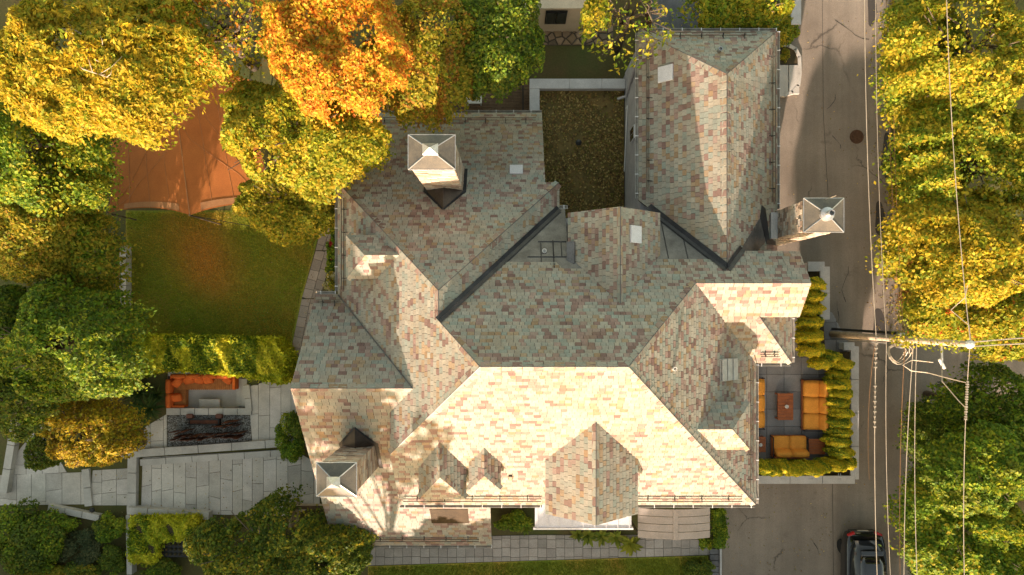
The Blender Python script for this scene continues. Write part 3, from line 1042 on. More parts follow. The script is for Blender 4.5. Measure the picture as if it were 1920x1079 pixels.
hs(P_GW, P_GE, (7.6, 1.6), (7.6, 8.44), w=0.19, L=0.27)
hs(P_GN, P_GW, (4.907, 10.93), (7.6, 8.44))
hs(P_GE, P_GN, (10.293, 10.93), (7.6, 8.44))
hs(P_SW_, P_SE_, (3.64, 0.242), (3.64, 3.55), w=0.08)
hs(P_DW, P_DE, (2.81, -7.32), (2.81, -3.794), w=0.12)
for (rb, rf, ef, eb, sd_, hw, zr, ze) in dorm:
    def pln(p, q, r_):
        n = (Vector(q) - Vector(p)).cross(Vector(r_) - Vector(p))
        return (-n.x / n.z, -n.y / n.z, p[2] + (n.x * p[0] + n.y * p[1]) / n.z)
    A, B = (rb.x, rb.y, zr), (rf.x, rf.y, zr)
    Lf, Rf = ef + sd_ * hw, ef - sd_ * hw
    Lf, Rf = (Lf.x, Lf.y, ze), (Rf.x, Rf.y, ze)
    pL, pR, pF = pln(A, B, Lf), pln(A, B, Rf), pln(B, Lf, Rf)
    hip_strip(A, B, pL, pR, w=0.1, L=0.2)
    hip_strip(B, Lf, pL, pF, w=0.14, L=0.25, sides=(1, 0))
    hip_strip(B, Rf, pF, pR, w=0.14, L=0.25, sides=(0, 1))

# chimneys are parts of the house; their footprints are not cut out of the slates
# choose the 300 slates that show largest
def score(c):
    f, r, st, sb, w, ci, th = c
    p = f.wp(r, (st + sb) / 2, 0)
    D = H - p.z
    toward = (Vector((0, 0, H)) - p).normalized()
    return w * (sb - st) / f.basis[6] * f.basis[2].dot(toward) / (D * D)
order = sorted(range(len(slate_full)), key=lambda i: -score(slate_full[i]))
single = set(order[:300])
roof = roof_mb.build('roof', M['underlay'], house)
slate_cache = {}
for i, c in enumerate(slate_full):
    f, r, st, sb, w, ci, th = c
    if i not in single:
        slate_geo(slate_frag, f, r, st, sb, w, ci, th, rnd.uniform(-0.004, 0.008))
        continue
    dr, ds, n, a_, b_, c_, cosq = f.basis
    key = (round(w, 3), round(sb - st, 4), round(cosq, 3), ci)
    if key not in slate_cache:
        mb = MB()
        l = (sb - st) / cosq
        ht, hb = 0.008, 0.008 + th
        mb.mesh([(-w / 2, 0, ht), (w / 2, 0, ht), (w / 2, l, hb), (-w / 2, l, hb), (-w / 2, 0, 0), (w / 2, 0, 0), (w / 2, l, 0), (-w / 2, l, 0)],
                [(3, 2, 1, 0), (7, 6, 2, 3), (4, 7, 3, 0), (6, 5, 1, 2)], SL_PAL[ci])
        slate_cache[key] = mb.data('slate', M['slate'], col=True)
    o = bpy.data.objects.new('slate', slate_cache[key])
    COL.objects.link(o)
    o.parent = roof
    ax = Vector((dr.x, dr.y, 0))
    org = f.wp(r, st, 0)
    ay = (f.wp(r, sb, 0) - org).normalized()
    ax = (f.wp(r + 1, st, 0) - org).normalized()
    mt = Matrix((ax, ay, ax.cross(ay))).transposed()
    if ax.cross(ay).z < 0:
        mt = Matrix((ax, ay, -ax.cross(ay))).transposed()
    o.matrix_world = Matrix.Translation(org) @ mt.to_4x4()
slate_frag.build('slates', M['slate'], roof, col=True, kind='stuff')

for (a_, b_) in HIPS:
    mb = MB()
    up = Vector((0, 0, 0.042))
    mb.tube([a_ + up, a_.lerp(b_, 0.5) + up * 0.8, b_ + up], 0.014, 5)
    mb.build('hip_roll', M['lead'], roof)
# lead work
def lead_poly(pl, poly, mat, dz=0.012, t=0.1, name='lead_sheet', parent=None):
    mb = MB()
    mb.slab([lift(pl, p, dz) for p in poly], t)
    return mb.build(name, mat, parent or roof)
L1 = [(-0.448, 1.746), (1.75, 3.944), (1.985, 3.944), (1.985, 2.015), (2.482, 1.482), (1.75, 1.482), (1.515, 1.746)]
lead_poly(P_N, L1, M['lead'])
lead_poly(P_N, [(5.139, 1.848), (5.295, 2.015), (5.295, 3.85), (7.27, 1.848)], M['lead'])
# standing seams and drain on the lead
for (a, b_) in (((0.9, 2.55), (1.95, 2.55)), ((0.5, 1.95), (1.95, 1.95)), ((1.45, 2.6), (1.45, 1.5)), ((1.75, 1.95), (1.75, 2.55)), ((1.0, 1.75), (1.0, 2.5)), ((5.6, 1.9), (5.6, 3.4)), ((6.3, 1.9), (6.3, 2.7))):
    sm = MB()
    sm.tube([lift(P_N, a, 0.02), lift(P_N, b_, 0.02)], 0.022, 5)
    sm.build('lead_seam', M['valley'], roof)
dv = lift(P_N, (1.12, 2.18), 0.0)
mb = MB()
mb.lathe(dv, [(0.085, -0.1), (0.085, 0.12), (0.06, 0.12), (0.06, 0.05)], 12)
mb.build('vent_pipe', M['porcelain'], house)
def valley(a, b, plA, plB, w, name='valley_gutter', mat='valley'):
    a, b = Vector(a), Vector(b)
    d = (b - a).xy.normalized()
    nn = Vector((-d.y, d.x)) * w
    mb = MB()
    for pl, s in ((plA, 1), (plB, -1)):
        q0, q1 = a.xy + nn * s, b.xy + nn * s
        up = 0.075
        mb.face([a + Vector((0, 0, up)), b + Vector((0, 0, up)), (q1.x, q1.y, zon(pl, *q1) + up), (q0.x, q0.y, zon(pl, *q0) + up)])
    return mb.build(name, M[mat], roof)
valley(P3(P_N, V2), P3(P_N, (1.75, 3.944)), P_BE, P_N, 0.13)
valley(P3(P_N, (7.6, 1.504)), P3(P_N, (5.2, 4.02)), P_N, P_GW, 0.14)
valley(P3(P_N, (7.6, 1.504)), P3(P_N, (8.35, 2.29)), P_GE, P_N, 0.14)
lead_poly(P_GE, [(8.2, 2.12), (9.35, 3.55), (9.55, 3.5), (9.75, 2.75), (9.1, 2.17)], M['lead'], 0.05, 0.06)
lead_poly(P_GE, [(9.33, 3.5), (9.42, 4.0), (9.62, 3.9), (9.85, 2.75), (10.2, 2.7), (10.2, 2.55), (9.7, 2.55)], M['valley'], 0.07, 0.05)
valley(P3(P_W, (-6.774, 0.618)), P3(P_W, (-3.476, -2.68)), P_W, P_WN, 0.02, mat='lead')
# lead hatch cut into the little north gable's west side
hb = MB()
hz = zon(P_SW_, 2.25, 1.9)
hb.box((2.12, 2.1, 7.32), (0.30, 0.78, 0.34), Matrix.Rotation(-0.45, 3, 'Y'))
hb.build('lead_hatch', M['lead'], house)

# walls under the roofs
def wall_box(x0, x1, y0, y1, z0, z1, mat='stucco', name='wall'):
    mb = MB()
    mb.box(((x0 + x1) / 2, (y0 + y1) / 2, (z0 + z1) / 2), (x1 - x0, y1 - y0, z1 - z0))
    return mb.build(name, M[mat], house)
wall_box(-4.2, 9.05, -7.05, 1.6, 0, 5.42)
wall_box(-6.45, 1.5, -0.3, 4.7, 0, 5.42)
wall_box(-6.0, 1.04, 4.705, 8.2, 0, 2.45)
wall_box(-7.5, -4.205, -6.6, 0.35, 0, 4.6)
wall_box(-7.55, -1.2, -10.0, -7.1, 0, 1.95)
wall_box(1.505, 5.0, 1.605, 3.6, 0, 5.42)
wall_box(5.0, 10.05, 1.75, 10.6, 0, 5.1, 'siding')
wall_box(9.055, 10.25, -0.05, 1.75, 0, 6.9)
wall_box(9.055, 10.5, -1.75, -0.055, 0, 5.4)
def gable_wall(pts, name='gable_wall', mat='stucco'):
    mb = MB()
    mb.face(pts)
    return mb.build(name, M[mat], house)
gable_wall([(10.255, -0.05, 6.85), (10.255, 2.0, 6.85), (10.255, 2.0, 7.1), (10.255, 0.968, 7.95), (10.255, -0.05, 7.1)])
gable_wall([(-7.5, 0.35, 4.6), (-7.5, 0.35, 5.65), (-7.5, -2.68, 8.2), (-7.5, -6.6, 4.9), (-7.5, -6.6, 4.6)])
gable_wall([(2.1, 3.4, 5.4), (5.15, 3.4, 5.4), (5.15, 3.4, 7.2), (3.64, 3.4, 8.55), (2.1, 3.4, 7.2)])
gable_wall([(1.3, -7.15, 3.0), (4.3, -7.15, 3.0), (4.3, -7.15, 7.4), (2.81, -7.15, 8.55), (1.3, -7.15, 7.4)])
gable_wall([(1.3, -7.15, 5.7), (1.3, -7.15, 7.4), (1.3, -5.4, 7.3)], 'dormer_wall')
gable_wall([(4.3, -7.15, 5.7), (4.3, -5.4, 7.3), (4.3, -7.15, 7.4)], 'dormer_wall')
gable_wall([(-4.405, -3.62, 7.5), (-4.405, -5.12, 7.5), (-4.405, -7.3, 5.65), (-4.405, -7.3, 4.4)], 'cheek_wall')
gable_wall([(-4.2, -7.055, 4.5), (-0.98, -7.055, 4.5), (-0.98, -7.055, 5.5), (-4.2, -7.055, 5.5)], 'cheek_wall')
gable_wall([(10.06, 1.75, 5.1), (10.06, 2.15, 5.1), (10.06, 2.15, 6.9), (10.06, 1.75, 7.0)], 'gable_wall', 'siding')
# siding boards on the courtyard wall of the garage wing
sb_me = None
for k in range(16):
    z = 1.5 + k * 0.22
    mb = MB()
    mb.mesh([(4.998, 3.7, 0), (4.998, 10.62, 0), (4.972, 10.62, 0), (4.972, 3.7, 0), (4.998, 3.7, 0.225), (4.998, 10.62, 0.225), (4.99, 10.62, 0.225), (4.99, 3.7, 0.225)], [(0, 1, 2, 3), (3, 2, 6, 7), (7, 6, 5, 4), (2, 1, 5, 6), (0, 3, 7, 4)])
    if sb_me is None:
        sb_me = mb.data('siding_board', M['siding'])
    o = bpy.data.objects.new('siding_board', sb_me)
    COL.objects.link(o)
    o.parent = house
    o.location = (0, 0, z)
def window(c, w, h, ax, name='window', parent=None):
    """ax: outward normal axis 'x' or 'y' with sign"""
    s = 1 if ax[0] == '+' else -1
    d = ax[1]
    mb = MB()
    if d == 'x':
        mb.box((c[0] + s * 0.02, c[1], c[2]), (0.06, w, h))
    else:
        mb.box((c[0], c[1] + s * 0.02, c[2]), (w, 0.06, h))
    f = mb.build(name, M['white'], house)
    mb = MB()
    if d == 'x':
        for k in (-1, 1):
            mb.box((c[0] + s * 0.05, c[1] + k * w * 0.235, c[2]), (0.02, w * 0.43, h * 0.88))
    else:
        for k in (-1, 1):
            mb.box((c[0] + k * w * 0.235, c[1] + s * 0.05, c[2]), (w * 0.43, 0.02, h * 0.88))
    mb.build('pane', M['glass'], f)
window((4.972, 7.35, 3.6), 0.55, 0.9, '-x')
for x in (-3.0, 0.0, 5.5, 7.6):
    window((x, -7.052, 3.2), 1.1, 1.5, '-y')
for y in (-5.5, -3.5):
    window((9.052, y, 3.4), 1.2, 1.6, '+x')
for y in (4.0, 6.0, 8.0):
    window((10.052, y, 3.0), 1.2, 1.4, '+x')
for y in (1.6, 3.4):
    window((-6.452, y, 3.2), 1.0, 1.5, '-x')
for y in (-1.2, -4.0):
    window((-7.502, y, 2.6), 1.1, 1.5, '-x')

# gutters and snow guards
def gutter(a, b, out, z):
    a, b = Vector((*a, z)), Vector((*b, z))
    o2 = Vector((*out, 0))
    mb = MB()
    d = (b - a).normalized()
    prof = [(0.0, 0.0), (0.02, -0.09), (0.08, -0.11), (0.13, -0.07), (0.14, 0.0), (0.125, 0.0), (0.11, -0.06), (0.07, -0.09), (0.03, -0.07), (0.012, 0.0)]
    vs = []
    for p in (a, b):
        for (u, h) in prof:
            vs.append(p + o2 * u + Vector((0, 0, h - 0.03)))
    n = len(prof)
    mb.mesh(vs, [(i, (i + 1) % n, n + (i + 1) % n, n + i) for i in range(n)])
    gto = mb.build('gutter', M['gutter'], house)
    br = MB()
    L = (b - a).length
    for k in range(int(L / 0.75) + 1):
        p = a + d * min(L, 0.2 + k * 0.75) + o2 * 0.07 + Vector((0, 0, -0.022))
        br.box(p, (0.03 + 0.13 * abs(o2.x), 0.03 + 0.13 * abs(o2.y), 0.015))
    br.build('brackets', M['white'], gto, kind='stuff')
gutter((-6.2, 8.5), (1.22, 8.5), (0, 1), zon(P_BN, 0, 8.5))
gutter((-6.774, 0.75), (-6.774, 4.942), (-1, 0), 5.6)
gutter((-7.66, 0.618), (-6.9, 0.618), (0, 1), 5.6)
gutter((-7.9, -10.3), (-0.96, -10.3), (0, -1), zon(P_WS, 0, -10.3))
gutter((-4.41, -7.485), (1.1, -7.485), (0, -1), 5.6)
gutter((4.5, -7.485), (9.344, -7.485), (0, -1), 5.6)
gutter((9.344, -7.485), (9.344, -2.1), (1, 0), 5.6)
gutter((9.4, -2.008), (10.736, -2.008), (0, -1), 5.6)
gutter((10.736, -2.008), (10.736, 0.2), (1, 0), 5.6)
gutter((4.907, 4.4), (4.907, 10.93), (-1, 0), 5.28)
gutter((4.907, 10.93), (10.293, 10.93), (0, 1), 5.28)
gutter((10.293, 4.0), (10.293, 10.93), (1, 0), 5.28)
gutter((1.75, 3.944), (2.1, 3.944), (0, 1), 5.6)
def snow_guard(a, b, pl, n=3):
    a, b = lift(pl, a), lift(pl, b)
    nn = Vector((-pl[0], -pl[1], 1)).normalized()
    mb = MB()
    for h in (0.09, 0.2):
        mb.tube([a + nn * h, b + nn * h], 0.018, 6)
    g_ = mb.build('snow_guard', M['bronze'], house)
    br = MB()
    gl = math.hypot(pl[0], pl[1])
    up = Vector((pl[0] / gl, pl[1] / gl, gl)).normalized()
    br.tube([up * 0.16, nn * 0.21, up * -0.02], 0.014, 5)
    bme = br.data('bracket', M['black'])
    for k in range(n):
        o = bpy.data.objects.new('bracket', bme)
        COL.objects.link(o)
        o.parent = g_
        o.location = a.lerp(b, (k + 0.5) / n)
snow_guard((-5.9, 8.02), (0.95, 8.02), P_BN, 8)
snow_guard((-6.42, 0.8), (-6.42, 4.3), P_W, 4)
snow_guard((-7.5, 0.28), (-6.6, 0.28), P_WN, 2)
snow_guard((-7.2, -9.85), (-1.5, -9.85), P_WS, 6)
snow_guard((-4.2, -7.12), (1.05, -7.12), P_S, 5)
snow_guard((4.6, -7.12), (8.7, -7.12), P_S, 4)
snow_guard((8.98, -6.9), (8.98, -2.2), P_E, 5)
snow_guard((9.4, -1.62), (10.1, -1.62), P_ES, 2)
snow_guard((6.0, 10.55), (9.3, 10.55), P_GN, 4)
snow_guard((5.25, 4.6), (5.25, 10.2), P_GW, 7)
snow_guard((9.95, 4.2), (9.95, 10.3), P_GE, 6)

# white hatches, louvred vent, roof pipes, low skylight
def roof_panel(pxc, pyc, w, l, pl, mat, name, h=0.09, ribs=0):
    c = on_plane(pxc, pyc, pl)
    n = Vector((-pl[0], -pl[1], 1)).normalized()
    gl = math.hypot(pl[0], pl[1])
    up = Vector((pl[0] / gl, pl[1] / gl, gl)).normalized()
    rt = up.cross(n)
    M3 = Matrix((rt, up, n)).transposed()
    mb = MB()
    mb.rbox(c + n * h / 2, (w, l, h), 0.012, M3)
    o = mb.build(name, mat, house)
    for k in range(ribs):
        mb = MB()
        mb.rbox(c + n * (h + 0.03) + up * (l * ((k + 0.5) / ribs - 0.5)), (w * 0.98, l / ribs * 0.97, 0.05), 0.02, M3 @ Matrix.Rotation(0.12, 3, 'X'))
        mb.build('louvre', mat, o)
    return o
roof_panel(968, 320, 0.52, 0.50, P_BN, M['flatwhite'], 'roof_hatch')
roof_panel(1190, 440, 0.60, 0.58, P_SE_, M['flatwhite'], 'roof_hatch')
roof_panel(1249, 139, 0.60, 0.62, P_GW, M['flatwhite'], 'roof_hatch')
roof_panel(1364, 693, 0.82, 1.08, P_E, simple('pale_louvre', (0.46, 0.45, 0.41)), 'louvre_vent', 0.08, 3)
sk = roof_panel(843, 967, 1.58, 1.02, P_WS, simple('bronze_glass', (0.075, 0.05, 0.028), (0.05, 0.035, 0.02), 1.5, 0.25, 0.0, 0.0), 'skylight', 0.05)
cpt = on_plane(843, 967, P_WS)
def roof_pipe(pxc, pyc, pl, h=0.3, r=0.07, mat='porcelain'):
    c = on_plane(pxc, pyc, pl)
    mb = MB()
    mb.lathe(c, [(r, -0.1), (r, h), (r * 0.7, h), (r * 0.7, h - 0.1)], 12)
    mb.build('vent_pipe', M[mat], house)
roof_pipe(1347, 97, P_GN, 0.3, 0.08, 'steel')
roof_pipe(1262, 691, P_E)
roof_panel(957, 894, 0.14, 0.24, P_S, M['bronze'], 'roof_hook', 0.1)
# downpipe on the courtyard wall
mb = MB()
mb.tube([(4.9, 10.0, 5.2), (4.88, 9.9, 5.0), (4.93, 9.6, 3.0), (4.93, 9.4, 2.1), (4.6, 9.35, 1.85)], 0.06, 8)
mb.build('downpipe', M['siding'], house)
mb = MB()
mb.tube([(4.93, 8.9, 2.0), (4.93, 8.9, 2.4), (4.93, 6.2, 1.6)], 0.025, 6)
mb.build('conduit', M['white'], house)

# chimneys
STN = [(0.44, 0.35, 0.26), (0.36, 0.27, 0.205), (0.48, 0.41, 0.32), (0.26, 0.185, 0.135), (0.39, 0.28, 0.21), (0.45, 0.40, 0.34)]
def chimney(x0, x1, y0, y1, z0, z1, ov=0.07, round_pot=False, rubble=False):
    root = MB()
    root.box(((x0 + x1) / 2, (y0 + y1) / 2, (z0 + z1) / 2), (x1 - x0 - 0.06, y1 - y0 - 0.06, z1 - z0))
    ch = root.build('chimney', M['mortar'], house)
    stn = MB()
    cr = random.Random(int(x0 * 100))
    z = z0
    while z < z1 - 0.02:
        hgt = min(cr.uniform(0.09, 0.17) if not rubble else cr.uniform(0.12, 0.2), z1 - z)
        for side in range(4):
            L = (x1 - x0) if side % 2 == 0 else (y1 - y0)
            u = 0.0
            while u < L - 0.01:
                l = min(cr.uniform(0.16, 0.5) if not rubble else cr.uniform(0.12, 0.28), L - u)
                if L - u - l < 0.08:
                    l = L - u
                dpt = cr.uniform(0.05, 0.085)
                g = 0.008
                uc = u + l / 2
                col = cr.choice(STN)
                k = cr.uniform(0.8, 1.2)
                col = tuple(q * k for q in col)
                rot = Matrix.Rotation(cr.uniform(-0.05, 0.05), 3, 'X') @ Matrix.Rotation(cr.uniform(-0.05, 0.05), 3, 'Z')
                if side == 0:
                    c, s = (x0 + uc, y0 + 0.03, z + hgt / 2), (l - g, dpt, hgt - g)
                elif side == 2:
                    c, s = (x0 + uc, y1 - 0.03, z + hgt / 2), (l - g, dpt, hgt - g)
                elif side == 1:
                    c, s = (x1 - 0.03, y0 + uc, z + hgt / 2), (dpt, l - g, hgt - g)
                else:
                    c, s = (x0 + 0.03, y0 + uc, z + hgt / 2), (dpt, l - g, hgt - g)
                if not rubble or cr.random() > 0.12:
                    stn.box(c, s, rot, col)
                u += l
        z += hgt
    stn.build('stonework', M['stone'], ch, col=True, kind='stuff')
    # sheet metal cap: vertical fascia and a hipped top
    cx, cy = (x0 + x1) / 2, (y0 + y1) / 2
    a, b_ = (x1 - x0) / 2 + ov, (y1 - y0) / 2 + ov
    cap = MB()
    ti, tz = 0.22, 0.30
    ta, tb_ = a * ti, b_ * ti
    vs = [(cx - a, cy - b_, z1), (cx + a, cy - b_, z1), (cx + a, cy + b_, z1), (cx - a, cy + b_, z1)]
    vs += [(x, y, z1 + 0.1) for x, y, _ in vs]
    vs += [(cx - ta, cy - tb_, z1 + tz), (cx + ta, cy - tb_, z1 + tz), (cx + ta, cy + tb_, z1 + tz), (cx - ta, cy + tb_, z1 + tz)]
    cap.mesh(vs, [(3, 2, 1, 0), (0, 1, 5, 4), (1, 2, 6, 5), (2, 3, 7, 6), (3, 0, 4, 7), (4, 5, 9, 8), (5, 6, 10, 9), (6, 7, 11, 10), (7, 4, 8, 11), (8, 9, 10, 11)])
    co = cap.build('cap', M['capmetal'], ch)
    rd = MB()
    for i in range(4):
        rd.tube([vs[4 + i], vs[8 + i]], 0.02, 5)
        rd.tube([vs[4 + i], vs[4 + (i + 1) % 4]], 0.016, 5)
    rd.build('cap_seam', M['steel'], co)
    if round_pot:
        pt = MB()
        pt.lathe((cx, cy, z1 + tz), [(0.24, -0.05), (0.24, 0.1), (0.11, 0.16), (0.11, 0.42), (0.085, 0.42), (0.085, 0.2)], 16)
        pt.build('flue', M['steel'], co)
        rod = MB()
        rod.tube([(cx + 0.05, y1 + 0.02, z1), (cx + 0.05, y1 + 0.02, z1 + 0.9)], 0.012, 5)
        rod.build('lightning_rod', M['wire'], co)
    else:
        pt = MB()
        pt.box((cx, cy, z1 + tz + 0.1), (ta * 2.0, tb_ * 2.0, 0.2))
        for k in (0, 1):
            q = Matrix.Rotation(R(90 * k), 3, 'Z')
        pt.mesh([(cx - ta * 1.5, cy - tb_ * 1.5, z1 + tz + 0.2), (cx + ta * 1.5, cy - tb_ * 1.5, z1 + tz + 0.2), (cx + ta * 1.5, cy + tb_ * 1.5, z1 + tz + 0.2), (cx - ta * 1.5, cy + tb_ * 1.5, z1 + tz + 0.2), (cx, cy, z1 + tz + 0.42)], [(0, 1, 4), (1, 2, 4), (2, 3, 4), (3, 0, 4), (3, 2, 1, 0)])
        pt.build('flue', M['steel'], co)
    return ch
chimney(-3.31, -1.94, 4.60, 5.58, 4.4, 10.0)
chimney(-6.40, -5.22, -6.02, -5.05, 4.8, 9.5)
chimney(10.16, 11.42, 2.80, 3.85, 0.0, 8.15, round_pot=True, rubble=True)
# slate shoulder of the right chimney against the garage eave
mb = MB()
mb.box((10.03, 3.28, 4.6), (0.26, 1.0, 2.3))
mb.build('chimney_shoulder', M['stucco'], house)
# crickets behind the stacks
def cricket(xc, yb, half, tip, pl, zc, name='chimney_flashing'):
    mb = MB()
    A = (xc - half, yb, zon(pl, xc - half, yb) + 0.04)
    B = (xc + half, yb, zon(pl, xc + half, yb) + 0.04)
    Tp = (xc, tip, zon(pl, xc, tip) + 0.05)
    Pk = (xc, yb, zon(pl, xc, tip) - 0.05)
    mb.mesh([A, B, Tp, Pk], [(0, 2, 3), (2, 1, 3), (0, 3, 1)])
    mb.build(name, simple('bronze_flashing', (0.085, 0.062, 0.05), (0.05, 0.038, 0.032), 3, 0.4, 0.4) if 'bronze_flashing' not in bpy.data.materials else bpy.data.materials['bronze_flashing'], house)
    fl = MB()
    for s in (-1, 1):
        p, q = Vector((xc + s * half, yb, zon(pl, 0, yb))), Vector(Tp)
        d = (q - p).xy.normalized()
        nn = Vector((-d.y, d.x)) * 0.1 * (s if (tip < yb) else -s)
        nn = nn if (nn.x * s) > 0 else -nn
        fl.face([p + Vector((0, 0, 0.05)), q + Vector((0, 0, 0.03)), (q.x + nn.x * 0.3, q.y + (nn.y), zon(pl, 0, q.y + nn.y) + 0.05), (p.x + nn.x, p.y + nn.y, zon(pl, 0, p.y + nn.y) + 0.05)])
    fl.build('flashing_edge', M['valley'], house)
cricket(-2.62, 4.60, 0.74, 3.80, P_BN, 0)
cricket(-5.81, -5.05, 0.66, -4.30, P_WS, 0)
for (x, y0, y1, pl) in ((-1.88, 4.5, 5.6, P_BN), (-5.14, -6.1, -4.95, P_WS), (-3.37, 4.5, 5.6, P_BN), (-6.46, -6.1, -4.95, P_WS)):
    fl = MB()
    fl.slab([lift(pl, (x - 0.07, y0), 0.06), lift(pl, (x + 0.07, y0), 0.06), lift(pl, (x + 0.07, y1), 0.06), lift(pl, (x - 0.07, y1), 0.06)], 0.05)
    fl.build('side_flashing', M['valley'], house)

# porch roof, awning
pr = thing('porch_roof', 'white flat porch roof with ribs jutting out under the big slate gable', 'porch roof', (0, 0, 0))
a, b_ = G(1003, 990, 3.0), G(1184, 960, 3.0)
mb = MB()
mb.rbox(((a.x + b_.x) / 2, (-7.1 + a.y) / 2, 2.95), (b_.x - a.x, -7.1 - a.y, 0.12), 0.02)
mb.build('roof_slab', M['flatwhite'], pr)
for k in range(9):
    mb = MB()
    x = a.x + 0.1 + k * (b_.x - a.x - 0.2) / 8
    mb.box((x, (-7.12 + a.y) / 2, 3.03), (0.035, -7.14 - a.y, 0.05))
    mb.build('rib', M['flatwhite'], pr)
mb = MB()
mb.box(((a.x + b_.x) / 2, a.y - 0.035, 2.95), (b_.x - a.x + 0.14, 0.07, 0.2))
mb.build('fascia', M['white'], pr)
for x in (a.x + 0.25, b_.x - 0.25):
    mb = MB()
    mb.lathe((x, a.y + 0.2, 0.04), [(0.12, 0), (0.12, 0.15), (0.08, 0.2), (0.075, 2.6), (0.12, 2.7), (0.12, 2.85)], 12)
    mb.build('column', M['white'], pr)
aw = thing('awning', 'beige ribbed barrel awning right of the white porch roof', 'awning', (0, 0, 0))
a, b_ = G(1198, 1012, 2.9), G(1334, 955, 2.9)
nseg = 10
for half in range(2):
    for rib in range(4):
        mb = MB()
        y0 = a.y + (b_.y - a.y) * rib / 4 + 0.012
        y1 = a.y + (b_.y - a.y) * (rib + 1) / 4 - 0.012
        xs = [a.x + (b_.x - a.x) * (half * 0.5 + 0.5 * k / nseg) for k in range(nseg + 1)]
        vs = []
        for x in xs:
            u = (x - a.x) / (b_.x - a.x) * 2 - 1
            z = 2.95 - 0.28 * u * u
            vs += [(x, y0 - 0.12 * u * u * 0, z), (x, y1, z), (x, y0, z - 0.03), (x, y1, z - 0.03)]
        fs = []
        for k in range(nseg):
            i = k * 4
            fs += [(i, i + 4, i + 5, i + 1), (i + 2, i + 3, i + 7, i + 6), (i, i + 2, i + 6, i + 4), (i + 1, i + 5, i + 7, i + 3)]
        mb.mesh(vs, fs)
        mb.build('panel', M['awning'], aw, smooth=False)
mb = MB()
mb.box(((a.x + b_.x) / 2, (a.y + b_.y) / 2, 2.965), (0.2, b_.y - a.y, 0.04))
mb.build('ridge_strip', M['awning'], aw)
fr_ = MB()
for y in (a.y + 0.02, b_.y - 0.02):
    fr_.tube([(a.x + (b_.x - a.x) * k / 12, y, 2.9 - 0.28 * (k / 6 - 1) ** 2) for k in range(13)], 0.025, 6)
fr_.build('frame', M['bronze'], aw)
for x in (a.x + 0.08, b_.x - 0.08):
    mb = MB()
    mb.box((x, a.y + 0.06, 1.33), (0.06, 0.06, 2.58))
    mb.build('post', M['bronze'], aw)
# wooden gate pier near the patio
gp = thing('garden_gate', 'low timber gate with post under the left roof corner', 'gate', (*G(548, 955, 0.8).xy, 0))
mb = MB()
mb.rbox((0, -0.3, 0.55), (0.14, 0.9, 1.1), 0.01)
mb.build('post', M['pole'], gp)
mb = MB()
mb.box((0.9, 0.15, 0.8), (1.7, 0.06, 0.5))
mb.build('panel', M['pole'], gp)
mb = MB()
mb.box((0.9, 0.15, 1.08), (1.75, 0.16, 0.05))
mb.build('rail', M['deck'], gp)
# wall lantern by the north-west corner
wl_ = thing('wall_lantern', 'small black lantern below the roof edge beside the garden path', 'lantern', (-6.62, 4.15, 3.2))
mb = MB()
mb.lathe((-0.25, 0, 0), [(0.05, -0.2), (0.11, -0.12), (0.12, 0.15), (0.04, 0.28)], 8)
mb.build('lamp_body', M['black'], wl_)
mb = MB()
mb.tube([(0.15, 0, -0.05), (0.0, 0, 0.2), (-0.25, 0, 0.27)], 0.02, 6)
mb.build('bracket', M['black'], wl_)

# ------------------------------------------------------------------ green roof court north of the house
gc = thing('flat_roof_wing', 'low flat-roofed wing with pale coping and leaf-strewn planted roof', 'building wing', (0, 0, 0))
cz = 1.75
x0, x1 = G(993, 0, cz).x, 4.96
y1 = G(0, 148, cz).y
mb = MB()
mb.box(((x0 + x1) / 2 + 0.02, (3.62 + y1 - 0.03) / 2, 0.7), (x1 - x0 - 0.06, y1 - 3.65, 1.4))
mb.build('wall', M['stucco'], gc)
mb = MB()
mb.face([(x0 + 0.3, 3.62, 1.42), (x1, 3.62, 1.42), (x1, y1 - 0.3, 1.42), (x0 + 0.3, y1 - 0.3, 1.42)])
mb.build('planted_bed', simple('bed_litter', (0.22, 0.145, 0.05), (0.11, 0.09, 0.03), 2.2, 0.95, bs=0.5, fine=16), gc)
for (xa, xb) in ((x0, x0 + 1.75), (x0 + 1.76, x0 + 3.2), (x0 + 3.21, x1)):
    mb = MB()
    mb.rbox(((xa + xb) / 2, y1 - 0.22, 1.6), (xb - xa, 0.44, 0.32), 0.012)
    mb.build('coping_stone', M['coping'], gc)
for k in range(3):
    ya = y1 - 0.45 - k * 2.1
    mb = MB()
    mb.rbox((x0 + 0.22, ya - 1.04, 1.6), (0.44, 2.08, 0.32), 0.012)
    mb.build('coping_stone', M['coping'], gc)
mb = MB()
mb.lathe((2.9, 7.5, 1.42), [(0.1, 0), (0.1, 0.12), (0.14, 0.14), (0.02, 0.2)], 10)
mb.build('roof_drain', M['black'], gc)
